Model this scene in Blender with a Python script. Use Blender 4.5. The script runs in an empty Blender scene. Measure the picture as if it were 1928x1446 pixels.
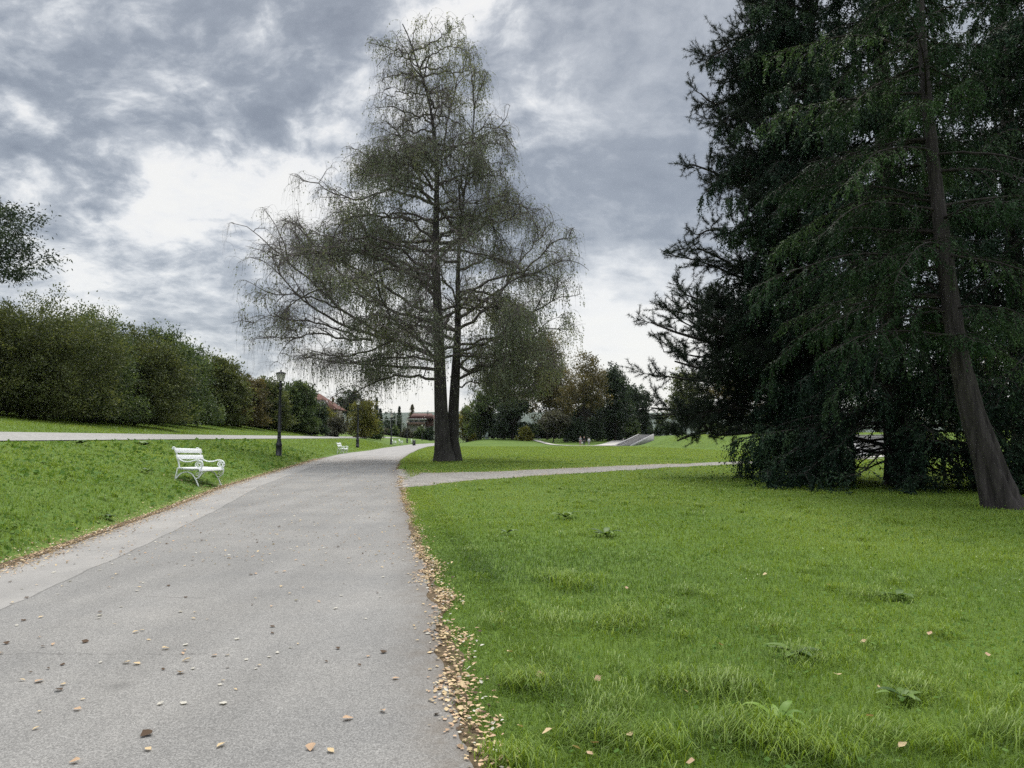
import bpy, math, random
import numpy as np
from mathutils import Vector, Quaternion

rng = np.random.default_rng(11)
random.seed(11)
scene = bpy.context.scene
COL = scene.collection
R = math.radians

# ------------------------------------------------------------------ camera model
F = 1449.0
CX, CY = 964.0, 723.0
HOR = 824.0
PITCH = math.atan((HOR - CY) / F)
CAMH = 1.5
CP, SP = math.cos(PITCH), math.sin(PITCH)

def ray(px, py):
    dx = (px - CX) / F
    dy = -(py - CY) / F
    return np.array([dx, CP - dy * SP, SP + dy * CP])

def at(px, py, Y):
    r = ray(px, py)
    t = Y / r[1]
    return np.array([r[0] * t, Y, CAMH + r[2] * t])

def gp(px, py, z=0.0):
    r = ray(px, py)
    t = (z - CAMH) / r[2]
    return np.array([r[0] * t, r[1] * t, z])

# ------------------------------------------------------------------ numpy helpers
def smooth(x, a, b):
    t = np.clip((np.asarray(x, float) - a) / (b - a), 0, 1)
    return t * t * (3 - 2 * t)

def norm(v):
    return v / np.maximum(np.linalg.norm(v, axis=-1, keepdims=True), 1e-9)

def runit(n):
    return norm(rng.normal(size=(n, 3)))

def hash2(ix, iy, seed):
    h = np.sin(ix * 127.1 + iy * 311.7 + seed * 74.7) * 43758.5453
    return h - np.floor(h)

def vnoise(x, y, seed=0):
    x = np.asarray(x, float); y = np.asarray(y, float)
    ix, iy = np.floor(x), np.floor(y)
    fx, fy = x - ix, y - iy
    fx = fx * fx * (3 - 2 * fx); fy = fy * fy * (3 - 2 * fy)
    a = hash2(ix, iy, seed); b = hash2(ix + 1, iy, seed)
    c = hash2(ix, iy + 1, seed); d = hash2(ix + 1, iy + 1, seed)
    return (a * (1 - fx) + b * fx) * (1 - fy) + (c * (1 - fx) + d * fx) * fy

def fbm(x, y, seed=0):
    return (vnoise(x, y, seed) + .5 * vnoise(x * 2.1, y * 2.1, seed + 3) + .25 * vnoise(x * 4.3, y * 4.3, seed + 7)) / 1.75

class MB:
    def __init__(s):
        s.V = []; s.Q = []; s.T = []; s.t = []; s.mq = []; s.mt = []; s.uv = None; s.n = 0
    def add(s, V, F_, tint=None, mat=0):
        V = np.asarray(V, float).reshape(-1, 3); F_ = np.asarray(F_, int)
        if len(V) == 0 or len(F_) == 0: return
        s.V.append(V)
        if F_.shape[1] == 4:
            s.Q.append(F_ + s.n); s.mq.append(np.full(len(F_), mat))
        else:
            s.T.append(F_ + s.n); s.mt.append(np.full(len(F_), mat))
        s.t.append(np.full(len(V), .5) if tint is None else np.broadcast_to(np.asarray(tint, float), (len(V),)))
        s.n += len(V)
    def box(s, c, h, rot=None, tint=None, mat=0):
        sg = np.array([[-1,-1,-1],[1,-1,-1],[1,1,-1],[-1,1,-1],[-1,-1,1],[1,-1,1],[1,1,1],[-1,1,1]], float)
        V = sg * np.asarray(h, float)
        if rot is not None: V = V @ np.asarray(rot, float).T
        s.add(V + np.asarray(c, float), [[0,3,2,1],[4,5,6,7],[0,1,5,4],[1,2,6,5],[2,3,7,6],[3,0,4,7]], tint, mat)
    def tubes(s, P, Rr, sides=6, tint=None, mat=0, cap=False):
        P = np.asarray(P, float); Rr = np.asarray(Rr, float)
        if P.ndim == 2: P = P[None]; Rr = Rr[None]
        n, K, _ = P.shape
        if n == 0: return
        Rr = np.broadcast_to(Rr, (n, K))
        T = norm(np.gradient(P, axis=1))
        m = norm(P[:, -1] - P[:, 0])
        ref = np.where(np.abs(m[:, 2:3]) > .8, np.array([[1., .3, 0]]), np.array([[0, 0, 1.]]))
        n1 = norm(np.cross(T, ref[:, None, :])); n2 = np.cross(T, n1)
        a = np.arange(sides) * 2 * np.pi / sides
        V = P[:, :, None, :] + Rr[:, :, None, None] * (np.cos(a)[None, None, :, None] * n1[:, :, None, :] + np.sin(a)[None, None, :, None] * n2[:, :, None, :])
        base = (np.arange(n)[:, None, None] * K + np.arange(K - 1)[None, :, None]) * sides
        j = np.arange(sides)[None, None, :]; j2 = (j + 1) % sides
        Fq = np.stack([base + j, base + j2, base + sides + j2, base + sides + j], -1).reshape(-1, 4)
        tt = None
        if tint is not None:
            tt = np.repeat(np.broadcast_to(np.asarray(tint, float), (n,)), K * sides)
        s.add(V.reshape(-1, 3), Fq, tt, mat)
        if cap and sides >= 3:
            for i in range(n):
                for k in (0, K - 1):
                    ring = V[i, k]; c = ring.mean(0)
                    VV = np.vstack([ring, c])
                    s.add(VV, [[q, (q + 1) % sides, sides] for q in range(sides)], None, mat)
    def lathe(s, prof, sides=16, c=(0, 0, 0), phase=0.0, mat=0):
        prof = np.asarray(prof, float); K = len(prof)
        a = np.arange(sides) * 2 * np.pi / sides + phase
        V = np.stack([prof[:, 0:1] * np.cos(a), prof[:, 0:1] * np.sin(a), np.repeat(prof[:, 1:2], sides, 1)], -1) + np.asarray(c, float)
        b = np.arange(K - 1)[:, None] * sides; j = np.arange(sides)[None]; j2 = (j + 1) % sides
        s.add(V.reshape(-1, 3), np.stack([b + j, b + j2, b + sides + j2, b + sides + j], -1).reshape(-1, 4), None, mat)
    def leaves(s, C, U, W, L, Wd, tint=None, mat=0):
        n = len(C)
        if n == 0: return
        L = np.broadcast_to(np.asarray(L, float), (n,))[:, None]; Wd = np.broadcast_to(np.asarray(Wd, float), (n,))[:, None]
        V = np.stack([C, C + U * L * .45 + W * Wd * .5, C + U * L, C + U * L * .45 - W * Wd * .5], 1)
        Fq = np.arange(n * 4).reshape(n, 4)
        tt = None if tint is None else np.repeat(np.broadcast_to(np.asarray(tint, float), (n,)), 4)
        s.add(V.reshape(-1, 3), Fq, tt, mat)
    def needles(s, C, U, W, L, Wd, tint=None, mat=0):
        n = len(C)
        if n == 0: return
        L = np.broadcast_to(np.asarray(L, float), (n,))[:, None]; Wd = np.broadcast_to(np.asarray(Wd, float), (n,))[:, None]
        V = np.stack([C - W * Wd * .5, C + W * Wd * .5, C + U * L], 1)
        tt = None if tint is None else np.repeat(np.broadcast_to(np.asarray(tint, float), (n,)), 3)
        s.add(V.reshape(-1, 3), np.arange(n * 3).reshape(n, 3), tt, mat)
    def build(s, name, mats, parent=None, smooth_=False, uv=None):
        me = bpy.data.meshes.new(name)
        V = np.concatenate(s.V) if s.V else np.zeros((0, 3))
        Q = np.concatenate(s.Q) if s.Q else np.zeros((0, 4), int)
        T = np.concatenate(s.T) if s.T else np.zeros((0, 3), int)
        nq, nt = len(Q), len(T)
        me.vertices.add(len(V)); me.vertices.foreach_set('co', V.astype(np.float32).ravel())
        me.loops.add(nq * 4 + nt * 3)
        me.loops.foreach_set('vertex_index', np.concatenate([Q.ravel(), T.ravel()]).astype(np.int32))
        me.polygons.add(nq + nt)
        me.polygons.foreach_set('loop_start', np.concatenate([np.arange(nq) * 4, nq * 4 + np.arange(nt) * 3]).astype(np.int32))
        if not isinstance(mats, (list, tuple)): mats = [mats]
        for m in mats: me.materials.append(m)
        mi = np.concatenate((s.mq or []) + (s.mt or [])) if (s.mq or s.mt) else np.zeros(0)
        me.polygons.foreach_set('material_index', mi.astype(np.int32))
        if smooth_: me.polygons.foreach_set('use_smooth', np.ones(nq + nt, bool))
        at_ = me.attributes.new('tint', 'FLOAT', 'POINT')
        at_.data.foreach_set('value', np.concatenate(s.t).astype(np.float32))
        if uv is not None:
            l = me.uv_layers.new(name='UVMap')
            vi = np.concatenate([Q.ravel(), T.ravel()])
            l.data.foreach_set('uv', np.asarray(uv, np.float32)[vi].ravel())
        me.update(calc_edges=True)
        o = bpy.data.objects.new(name, me); COL.objects.link(o)
        if parent is not None: o.parent = parent
        return o

def tag(o, label=None, cat=None, group=None, kind=None):
    if label: o['label'] = label
    if cat: o['category'] = cat
    if group: o['group'] = group
    if kind: o['kind'] = kind
    return o

def empty(name, loc=(0, 0, 0), rz=0.0):
    o = bpy.data.objects.new(name, None); COL.objects.link(o)
    o.location = loc; o.rotation_euler = (0, 0, rz); o.empty_display_size = .2
    return o

def copy_tree(o, parent=None):
    c = o.copy(); COL.objects.link(c)
    if parent is not None: c.parent = parent
    for ch in list(o.children): copy_tree(ch, c)
    return c

# ------------------------------------------------------------------ materials
class NT:
    def __init__(s, nt):
        s.nt = nt; nt.nodes.clear()
    def n(s, t, **kw):
        nd = s.nt.nodes.new(t)
        for k, v in kw.items():
            if k in nd.inputs.keys() if isinstance(k, str) else False: pass
            setattr(nd, k, v)
        return nd
    def l(s, a, b): s.nt.links.new(a, b)
    def val(s, sock, v):
        if hasattr(v, 'is_output') or isinstance(v, bpy.types.NodeSocket): s.l(v, sock)
        else: sock.default_value = v
    def math(s, op, a, b=None, c=None, clamp=False):
        nd = s.n('ShaderNodeMath', operation=op); nd.use_clamp = clamp
        s.val(nd.inputs[0], a)
        if b is not None: s.val(nd.inputs[1], b)
        if c is not None: s.val(nd.inputs[2], c)
        return nd.outputs[0]
    def vmath(s, op, a, b=None, scale=None):
        nd = s.n('ShaderNodeVectorMath', operation=op)
        s.val(nd.inputs[0], a)
        if b is not None: s.val(nd.inputs[1], b)
        if scale is not None: s.val(nd.inputs['Scale'], scale)
        return nd.outputs['Value'] if op in ('DOT_PRODUCT', 'LENGTH') else nd.outputs[0]
    def noise(s, vec, scale, detail=4, rough=.55, dist=0.0):
        nd = s.n('ShaderNodeTexNoise')
        if vec is not None: s.l(vec, nd.inputs['Vector'])
        nd.inputs['Scale'].default_value = scale; nd.inputs['Detail'].default_value = detail
        nd.inputs['Roughness'].default_value = rough; nd.inputs['Distortion'].default_value = dist
        return nd.outputs[0]
    def ramp(s, fac, stops):
        nd = s.n('ShaderNodeValToRGB'); cr = nd.color_ramp
        while len(cr.elements) < len(stops): cr.elements.new(.5)
        for e, (p, c) in zip(cr.elements, stops):
            e.position = p; e.color = (*c, 1) if len(c) == 3 else c
        s.l(fac, nd.inputs[0]); return nd.outputs[0]
    def mix(s, fac, a, b, blend='MIX'):
        nd = s.n('ShaderNodeMix', data_type='RGBA', blend_type=blend)
        s.val(nd.inputs[0], fac)
        s.val(nd.inputs[6], a if not isinstance(a, tuple) else (*a, 1) if len(a) == 3 else a)
        s.val(nd.inputs[7], b if not isinstance(b, tuple) else (*b, 1) if len(b) == 3 else b)
        return nd.outputs[2]
    def maprange(s, v, a, b, c=0., d=1., smooth=False):
        nd = s.n('ShaderNodeMapRange')
        if smooth: nd.interpolation_type = 'SMOOTHSTEP'
        s.val(nd.inputs[0], v)
        for i, x in enumerate((a, b, c, d)): nd.inputs[i + 1].default_value = x
        return nd.outputs[0]

def newmat(name):
    m = bpy.data.materials.new(name); m.use_nodes = True
    return m, NT(m.node_tree)

def principled(t, col, rough=.6, spec=.3, bump=None, bstr=.3, bdist=.02, metal=0.0):
    p = t.n('ShaderNodeBsdfPrincipled'); o = t.n('ShaderNodeOutputMaterial')
    t.val(p.inputs['Base Color'], col if not isinstance(col, tuple) else (*col, 1))
    t.val(p.inputs['Roughness'], rough); p.inputs['Specular IOR Level'].default_value = spec
    p.inputs['Metallic'].default_value = metal
    if bump is not None:
        b = t.n('ShaderNodeBump'); b.inputs['Strength'].default_value = bstr; b.inputs['Distance'].default_value = bdist
        t.l(bump, b.inputs['Height']); t.l(b.outputs[0], p.inputs['Normal'])
    t.l(p.outputs[0], o.inputs[0]); return p

def foliage_mat(name, dark, mid, light, trans=.35, rough=.55, spec=.25, nscale=.35):
    m, t = newmat(name)
    a = t.n('ShaderNodeAttribute', attribute_name='tint').outputs['Fac']
    tc = t.n('ShaderNodeTexCoord').outputs['Object']
    nz = t.noise(tc, nscale, 3)
    f = t.math('ADD', t.math('MULTIPLY', a, .75), t.math('MULTIPLY', nz, .45)); f = t.math('SUBTRACT', f, .1)
    col = t.ramp(f, [(.15, dark), (.5, mid), (.9, light)])
    p = t.n('ShaderNodeBsdfPrincipled'); t.l(col, p.inputs['Base Color'])
    p.inputs['Roughness'].default_value = rough; p.inputs['Specular IOR Level'].default_value = spec
    tr = t.n('ShaderNodeBsdfTranslucent'); t.l(t.mix(1.0, col, (1.0, .95, .55), 'MULTIPLY'), tr.inputs[0])
    mx = t.n('ShaderNodeMixShader'); mx.inputs[0].default_value = trans
    t.l(p.outputs[0], mx.inputs[1]); t.l(tr.outputs[0], mx.inputs[2])
    o = t.n('ShaderNodeOutputMaterial'); t.l(mx.outputs[0], o.inputs[0])
    return m

def bark_mat(name, c1, c2, scale=6., stretch=.18, bstr=.8):
    m, t = newmat(name)
    tc = t.n('ShaderNodeTexCoord').outputs['Object']
    mp = t.n('ShaderNodeMapping'); mp.inputs['Scale'].default_value = (1, 1, stretch); t.l(tc, mp.inputs[0])
    a = t.noise(mp.outputs[0], scale, 6, .65, .6); b = t.noise(tc, 1.1, 3)
    col = t.ramp(t.math('ADD', t.math('MULTIPLY', a, .75), t.math('MULTIPLY', b, .25)), [(.32, c1), (.66, c2)])
    principled(t, col, .9, .15, a, bstr, .05); return m

def plain_mat(name, col, rough=.5, spec=.4, var=.15, scale=3., metal=0.):
    m, t = newmat(name)
    tc = t.n('ShaderNodeTexCoord').outputs['Object']
    nz = t.noise(tc, scale, 4)
    lo = tuple(c * (1 - var) for c in col); hi = tuple(min(1, c * (1 + var)) for c in col)
    principled(t, t.ramp(nz, [(.3, lo), (.7, hi)]), rough, spec, metal=metal); return m

M = {}
M['birch_leaf'] = foliage_mat('birch foliage', (.078, .096, .066), (.148, .178, .118), (.26, .265, .135), .42)
M['birch_bark'] = bark_mat('birch bark', (.016, .015, .014), (.075, .07, .066), 5., .3)
M['twig'] = plain_mat('twig bark', (.10, .088, .082), .9, .1)
M['conifer'] = foliage_mat('conifer needles', (.011, .023, .015), (.024, .046, .027), (.052, .086, .039), .10, .6, .06)
M['thuja'] = foliage_mat('feathery conifer sprays', (.014, .032, .014), (.034, .067, .028), (.070, .115, .042), .12, .6, .06)
M['pine'] = foliage_mat('pine needles', (.012, .019, .014), (.024, .036, .025), (.046, .062, .038), .10, .6, .06)
M['con_bark'] = bark_mat('conifer bark', (.010, .009, .009), (.068, .061, .059), 9., .10, 1.0)
M['dark_bark'] = bark_mat('dark bark', (.012, .011, .010), (.045, .04, .036), 6., .2)
M['fol_olive'] = foliage_mat('olive foliage', (.036, .048, .02), (.095, .118, .044), (.175, .19, .066), .42)
M['fol_green'] = foliage_mat('green foliage', (.03, .05, .024), (.085, .125, .05), (.16, .20, .07), .42)
M['fol_deep'] = foliage_mat('deep green foliage', (.016, .026, .018), (.038, .06, .036), (.075, .105, .05), .32)
M['fol_rust'] = foliage_mat('rusty foliage', (.045, .044, .022), (.12, .105, .05), (.20, .155, .06), .38)
M['fol_yellow'] = foliage_mat('yellow green foliage', (.06, .066, .018), (.15, .15, .036), (.26, .24, .055), .4)
M['fol_grey'] = foliage_mat('grey green foliage', (.035, .036, .026), (.085, .085, .06), (.15, .145, .105), .25)

# ------------------------------------------------------------------ path edges (metres, measured on the ground)
def edge(pts, extra_far):
    g = np.array([gp(*p)[:2] for p in pts])
    g = g[np.argsort(g[:, 1])]
    y, x = g[:, 1], g[:, 0]
    y0 = y[0]; sl = (x[2] - x[0]) / (y[2] - y[0])
    y = np.concatenate([[-25.], y, [extra_far[1], 900.]])
    x = np.concatenate([[x[0] + sl * (-25. - y0)], x, [extra_far[0], extra_far[0] + 40]])
    return y, x

_ly, _lx = edge([(0, 1074), (104, 1039), (187, 1008), (311, 963), (424, 917), (507, 892), (590, 867), (645, 854), (694, 848.5), (722, 843.5), (772, 837)], (-21.5, 210.))
_ry, _rx = edge([(893, 1446), (857, 1326), (838, 1250), (814, 1133), (790, 1050), (770, 985), (757, 940), (751, 915), (748, 895), (746, 881), (754, 866), (772, 854), (789, 846), (805, 841)], (-16.0, 210.))
def XL(y): return np.interp(y, _ly, _lx)
def XR(y): return np.interp(y, _ry, _rx)
def XE(y): return 28 - (y - 50) * .085 + .20 * np.maximum(np.asarray(y) - 130., 0)

def hz(x, y):
    x = np.asarray(x, float); y = np.asarray(y, float)
    s = XL(y) - x
    left = np.interp(s, [0, .25, 1.5, 6.5, 10.5, 13, 22, 45, 120, 400], [0, .0, .42, 1.38, 1.70, 2.05, 2.95, 3.6, 4.2, 4.2])
    left = left + np.clip((s - 10.5) / 11.5, 0, 1.3) * np.clip((y - 25) / 85, 0, 1) * .9
    left = left * (1 - .75 * smooth(y, 190, 290))
    d = x - XR(y)
    far = 1.25 * smooth(y, 146, 205) * smooth(d, 1, 10)
    mound = 1.95 * smooth(x - XE(y), 0, 8) * smooth(y, 20, 45)
    right = np.maximum(far, mound)
    return np.where(s > 0, left, np.where(d > 0, right, 0.0))

def H1(x, y): return float(hz(np.array([x]), np.array([y]))[0])

YR = np.concatenate([np.arange(-24, 3, 3), np.arange(3, 60, 1.5), np.arange(60, 222, 3.), np.arange(222, 420, 18), [450, 520, 620, 760, 950, 1200, 1600, 2200, 3000, 4200]])
SL = np.array([2500, 900, 400, 240, 120, 80, 60, 45, 33, 27, 22, 19, 16, 13, 11.7, 10.5, 8.5, 6.5, 5, 3.2, 1.5, .85, .25, 0])
DR = np.concatenate([[0, .25, .6], np.arange(1, 12, 1.), np.arange(12, 75, 1.6), [80, 90, 110, 140, 200, 300, 450, 800, 2500]])

def ground():
    mb = MB(); rows = []
    for y in YR:
        xl, xr = float(XL(y)), float(XR(y))
        xs = np.concatenate([xl - SL, [xl * .5 + xr * .5], xr + DR])
        rows.append(np.stack([xs, np.full_like(xs, y), hz(xs, np.full_like(xs, y))], -1))
    V = np.array(rows); n, k, _ = V.shape
    b = np.arange(n - 1)[:, None] * k; j = np.arange(k - 1)[None]
    mb.add(V.reshape(-1, 3), np.stack([b + j, b + j + 1, b + k + j + 1, b + k + j], -1).reshape(-1, 4))
    m, t = newmat('lawn ground')
    tc = t.n('ShaderNodeTexCoord').outputs['Object']
    a = t.noise(tc, .22, 5, .6); b_ = t.noise(tc, 2.3, 5, .7); c_ = t.noise(tc, 14., 3, .7)
    f = t.math('ADD', t.math('MULTIPLY', a, .45), t.math('ADD', t.math('MULTIPLY', b_, .3), t.math('MULTIPLY', c_, .25)))
    col = t.ramp(f, [(.34, (.044, .080, .015)), (.5, (.076, .124, .023)), (.64, (.108, .156, .032))])
    principled(t, col, .9, .1, c_, .6, .05)
    return tag(mb.build('ground', m, smooth_=False), kind='structure')

def strip(name, rows, mat, uvs=None, kind='structure'):
    """rows: (n,k,3)"""
    V = np.asarray(rows, float); n, k, _ = V.shape
    mb = MB(); b = np.arange(n - 1)[:, None] * k; j = np.arange(k - 1)[None]
    mb.add(V.reshape(-1, 3), np.stack([b + j, b + j + 1, b + k + j + 1, b + k + j], -1).reshape(-1, 4))
    return tag(mb.build(name, mat, uv=None if uvs is None else np.asarray(uvs).reshape(-1, 2)), kind=kind)

def mat_asphalt():
    m, t = newmat('worn asphalt')
    uv = t.n('ShaderNodeUVMap'); uv.uv_map = 'UVMap'
    sp = t.n('ShaderNodeSeparateXYZ'); t.l(uv.outputs[0], sp.inputs[0])
    U, Vv = sp.outputs[0], sp.outputs[1]
    tc = t.n('ShaderNodeTexCoord').outputs['Object']
    vo = t.n('ShaderNodeTexVoronoi'); t.l(tc, vo.inputs['Vector']); vo.inputs['Scale'].default_value = 150
    grain = t.noise(tc, 220., 3, .8); blot = t.noise(tc, .55, 5, .6); mid = t.noise(tc, 6., 4, .6)
    wob = t.math('MULTIPLY', t.math('SUBTRACT', t.noise(tc, 1.4, 3), .5), .10)
    base = t.ramp(t.math('ADD', t.math('MULTIPLY', vo.outputs['Color'], .55), t.math('MULTIPLY', grain, .45)),
                  [(.22, (.102, .100, .097)), (.5, (.178, .175, .168)), (.78, (.285, .280, .269))])
    fine = t.ramp(t.math('ADD', t.math('MULTIPLY', grain, .7), t.math('MULTIPLY', mid, .3)),
                  [(.3, (.20, .195, .186)), (.7, (.275, .267, .255))])
    seam = t.math('ADD', U, wob)
    strip_f = t.math('LESS_THAN', seam, 1.02)
    col = t.mix(strip_f, base, fine)
    # newer, paler surface further along, beyond a cross seam
    far_f = t.math('GREATER_THAN', t.math('ADD', Vv, t.math('MULTIPLY', wob, 6)), 46.0)
    col = t.mix(t.math('MULTIPLY', far_f, .85), col, (.26, .252, .245))
    # seam line and transverse cracks
    ln = t.math('LESS_THAN', t.math('ABSOLUTE', t.math('SUBTRACT', seam, 1.02)), .012)
    crw = t.math('ADD', Vv, t.math('MULTIPLY', t.math('SUBTRACT', t.noise(tc, 2.2, 5, .7), .5), .5))
    cr1 = t.math('MULTIPLY', t.math('LESS_THAN', t.math('ABSOLUTE', t.math('SUBTRACT', crw, 5.42)), .008), t.math('LESS_THAN', U, 3.1))
    vor = t.n('ShaderNodeTexVoronoi', feature='DISTANCE_TO_EDGE'); vor.inputs['Scale'].default_value = .33
    t.l(t.vmath('ADD', tc, t.vmath('SCALE', t.n('ShaderNodeTexNoise').outputs['Color'], scale=.4)), vor.inputs['Vector'])
    cr2 = t.math('MULTIPLY', t.math('LESS_THAN', vor.outputs['Distance'], .0022), t.math('GREATER_THAN', t.noise(tc, .5, 2), .66))
    lines = t.math('MAXIMUM', t.math('MAXIMUM', ln, cr1), cr2)
    col = t.mix(t.math('MULTIPLY', lines, .5), col, (.06, .058, .055))
    col = t.mix(1.0, col, t.ramp(blot, [(.3, (.84, .84, .85)), (.7, (1.08, 1.06, 1.04))]), 'MULTIPLY')
    ed = t.n('ShaderNodeAttribute', attribute_name='tint').outputs['Fac']
    col = t.mix(t.math('MULTIPLY', t.math('POWER', ed, 1.6), t.maprange(mid, .35, .65, .25, .85)), col, (.115, .095, .075))
    wear = t.noise(t.vmath('MULTIPLY', tc, (1.6, .25, 1)), 1.0, 5, .6)
    col = t.mix(1.0, col, t.ramp(wear, [(.3, (.86, .86, .86)), (.7, (1.1, 1.1, 1.1))]), 'MULTIPLY')
    # an old oil stain
    st = t.vmath('LENGTH', t.vmath('SUBTRACT', tc, tuple(gp(222, 1296))))
    col = t.mix(t.maprange(t.math('ADD', st, t.math('MULTIPLY', mid, .12)), .04, .2, .45, 0., True), col, (.07, .068, .066))
    principled(t, col, .88, .2, t.math('ADD', vo.outputs['Distance'], grain), .35, .006)
    return m

def mat_gravel(name, c0, c1, c2, scale=28.):
    m, t = newmat(name)
    tc = t.n('ShaderNodeTexCoord').outputs['Object']
    vo = t.n('ShaderNodeTexVoronoi'); t.l(tc, vo.inputs['Vector']); vo.inputs['Scale'].default_value = scale
    a = t.noise(tc, 1.1, 5, .65); b = t.noise(tc, 9., 4, .7)
    f = t.math('ADD', t.math('MULTIPLY', vo.outputs['Color'], .4), t.math('ADD', t.math('MULTIPLY', a, .3), t.math('MULTIPLY', b, .3)))
    principled(t, t.ramp(f, [(.3, c0), (.5, c1), (.7, c2)]), .9, .15, vo.outputs['Distance'], .6, .02)
    return m

def mat_soil():
    m, t = newmat('bare soil')
    tc = t.n('ShaderNodeTexCoord').outputs['Object']
    a = t.noise(tc, 25., 5, .7); b = t.noise(tc, 3., 4)
    principled(t, t.ramp(t.math('ADD', t.math('MULTIPLY', a, .6), t.math('MULTIPLY', b, .4)), [(.35, (.045, .036, .022)), (.65, (.15, .11, .07))]), .95, .1, a, .8, .02)
    return m

ground()
ROW = YR[(YR <= 216)]
M['asphalt'] = mat_asphalt()
rows, uvs = [], []
PY = np.unique(np.concatenate([ROW, np.arange(2, 24, .12), np.array(_ry[1:-1]), np.array(_ly[1:-1])])); PY = PY[PY <= 216]
for y in PY:
    xl, xr = float(XL(y)), float(XR(y)); jit = .04 * (vnoise(y * 3.3, 0, 3) - .5) + .035 * (vnoise(y * 8.7, 0, 13) - .5) + .05 * (vnoise(y * .9, 0, 5) - .5)
    W_ = max(xr - xl + jit * 1.5, 4.0); us = np.array([0, .3, 1.0, 2.0, 3.2, W_ - .45, W_])
    rows.append(np.stack([xl + us, np.full(7, y), np.full(7, .012)], -1)); uvs.append(np.stack([us, np.full(7, y)], -1))
po = strip('path', rows, M['asphalt'], uvs)
po.data.attributes['tint'].data.foreach_set('value', np.tile([1., .15, 0, 0, 0, 0, 1.], len(rows)).astype(np.float32))

M['gravel'] = mat_gravel('gravel', (.09, .085, .075), (.19, .18, .165), (.30, .285, .265))
NE = np.array([gp(*p)[:2] for p in [(757, 919), (803, 914), (854, 909), (930, 902.5), (1020, 895.5), (1100, 890), (1250, 881), (1420, 873), (1560, 867), (1720, 862)]])
FE = np.array([gp(*p)[:2] for p in [(747, 883.5), (782, 889), (823, 891), (849, 890), (930, 887.5), (1010, 884.5), (1100, 880), (1250, 874.5), (1420, 868), (1560, 863), (1720, 858)]])
def resample(P, n):
    d = np.concatenate([[0], np.cumsum(np.linalg.norm(np.diff(P, axis=0), axis=1))]); t = np.linspace(0, d[-1], n)
    return np.stack([np.interp(t, d, P[:, k]) for k in range(P.shape[1])], -1)
ne, fe = resample(NE, 60), resample(FE, 60)
ne += (np.stack([vnoise(np.arange(60) * .9, 1, 4), vnoise(np.arange(60) * .8, 2, 9)], -1) - .5) * .7
fe += (np.stack([vnoise(np.arange(60) * .9, 5, 4), vnoise(np.arange(60) * .8, 7, 9)], -1) - .5) * .7
rows = [[[a[0] * (1 - w) + b[0] * w, a[1] * (1 - w) + b[1] * w, .008] for w in (0, .33, .66, 1)] for a, b in zip(ne, fe)]
strip('side_path', rows, M['gravel'])
def in_side(x, y):
    fx = np.asarray(x, float)
    yn = np.interp(fx, ne[:, 0], ne[:, 1]); yf = np.interp(fx, fe[:, 0], fe[:, 1])
    return (y > yn - .03) & (y < yf + .03) & (fx > ne[0, 0] - .3) & (fx < 31)

M['upper'] = mat_gravel('pale upper road', (.17, .165, .155), (.24, .235, .22), (.32, .31, .30), 14.)
rows = []
for y in ROW:
    xl = float(XL(y)); s = np.array([6.5, 8.5, 10.5]); xs = xl - s
    sc_ = 1 - smooth(y, 185, 215) * .9
    xs = xs[1] + (xs - xs[1]) * sc_
    rows.append(np.stack([xs, np.full(3, y), hz(xs, np.full(3, y)) + .035], -1))
strip('upper_road', rows, M['upper'])

# flush kerb where the gravel path joins
M['kerb'] = plain_mat('pale concrete', (.27, .25, .235), .85, .2, .2, 9.)
ky = np.linspace(23.2, 36.5, 12)
kb = MB()
for i, y in enumerate(ky[:-1]):
    y2 = ky[i + 1] - .03; x1, x2 = float(XR(y)), float(XR(y2))
    kb.box(((x1 + x2) / 2 + .14, (y + y2) / 2, .004), (.12, (y2 - y) / 2, .018), [[math.cos(.1), -math.sin(-.1), 0], [math.sin(-.1), math.cos(.1), 0], [0, 0, 1]])
tag(kb.build('kerb', M['kerb']), kind='structure')

# bare soil along both edges
M['soil'] = mat_soil()
def soil(name, ys, fx0, fx1):
    rws = []
    for y in ys:
        a, b = fx0(y), fx1(y)
        xs = np.linspace(a, b, 4); rws.append(np.stack([xs, np.full(4, y), hz(xs, np.full(4, y)) + .008], -1))
    strip(name, rws, M['soil'])
ys = np.arange(1.5, 46, .12)
soil('soil', ys, lambda y: float(XR(y)) - .3, lambda y: float(XR(y)) + .03 + .13 * float(vnoise(y * 1.1, 3, 2)) + .06 * float(vnoise(y * 6.1, 3, 22)) * (1 if y < 23 else .4))
soil('soil', np.arange(5, 60, .2), lambda y: float(XL(y)) + .03, lambda y: float(XL(y)) - .22)

# ------------------------------------------------------------------ far concrete plaza, ramp and stairs
M['concrete'] = plain_mat('pale concrete paving', (.34, .325, .30), .85, .2, .12, 2.)
def drape(name, pts, w, mat, lift=.06, n=24):
    P = resample(np.array(pts, float), n); T = norm(np.gradient(P, axis=0)); N = np.stack([-T[:, 1], T[:, 0]], -1)
    ws = np.interp(np.linspace(0, 1, n), np.linspace(0, 1, len(w)), w)
    rws = []
    for p, q, ww in zip(P, N, ws):
        xs = p[0] + q[0] * np.linspace(-.5, .5, 4) * ww; ys_ = p[1] + q[1] * np.linspace(-.5, .5, 4) * ww
        rws.append(np.stack([xs, ys_, hz(xs, ys_) + lift], -1))
    strip(name, rws, mat)
drape('pavement', [(9.8, 139.), (14, 138.5), (19.5, 139.5)], [3.5, 4.5, 4.5], M['concrete'])
drape('pavement', [(16.2, 139.5), (19.2, 154), (24.0, 175), (31., 204)], [3.4, 3.2, 3.2, 3.2], M['concrete'], .10)
drape('pavement', [(10.5, 139.), (8., 155), (5.2, 185)], [1.3, 1.3, 1.3], M['concrete'], .10)
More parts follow.
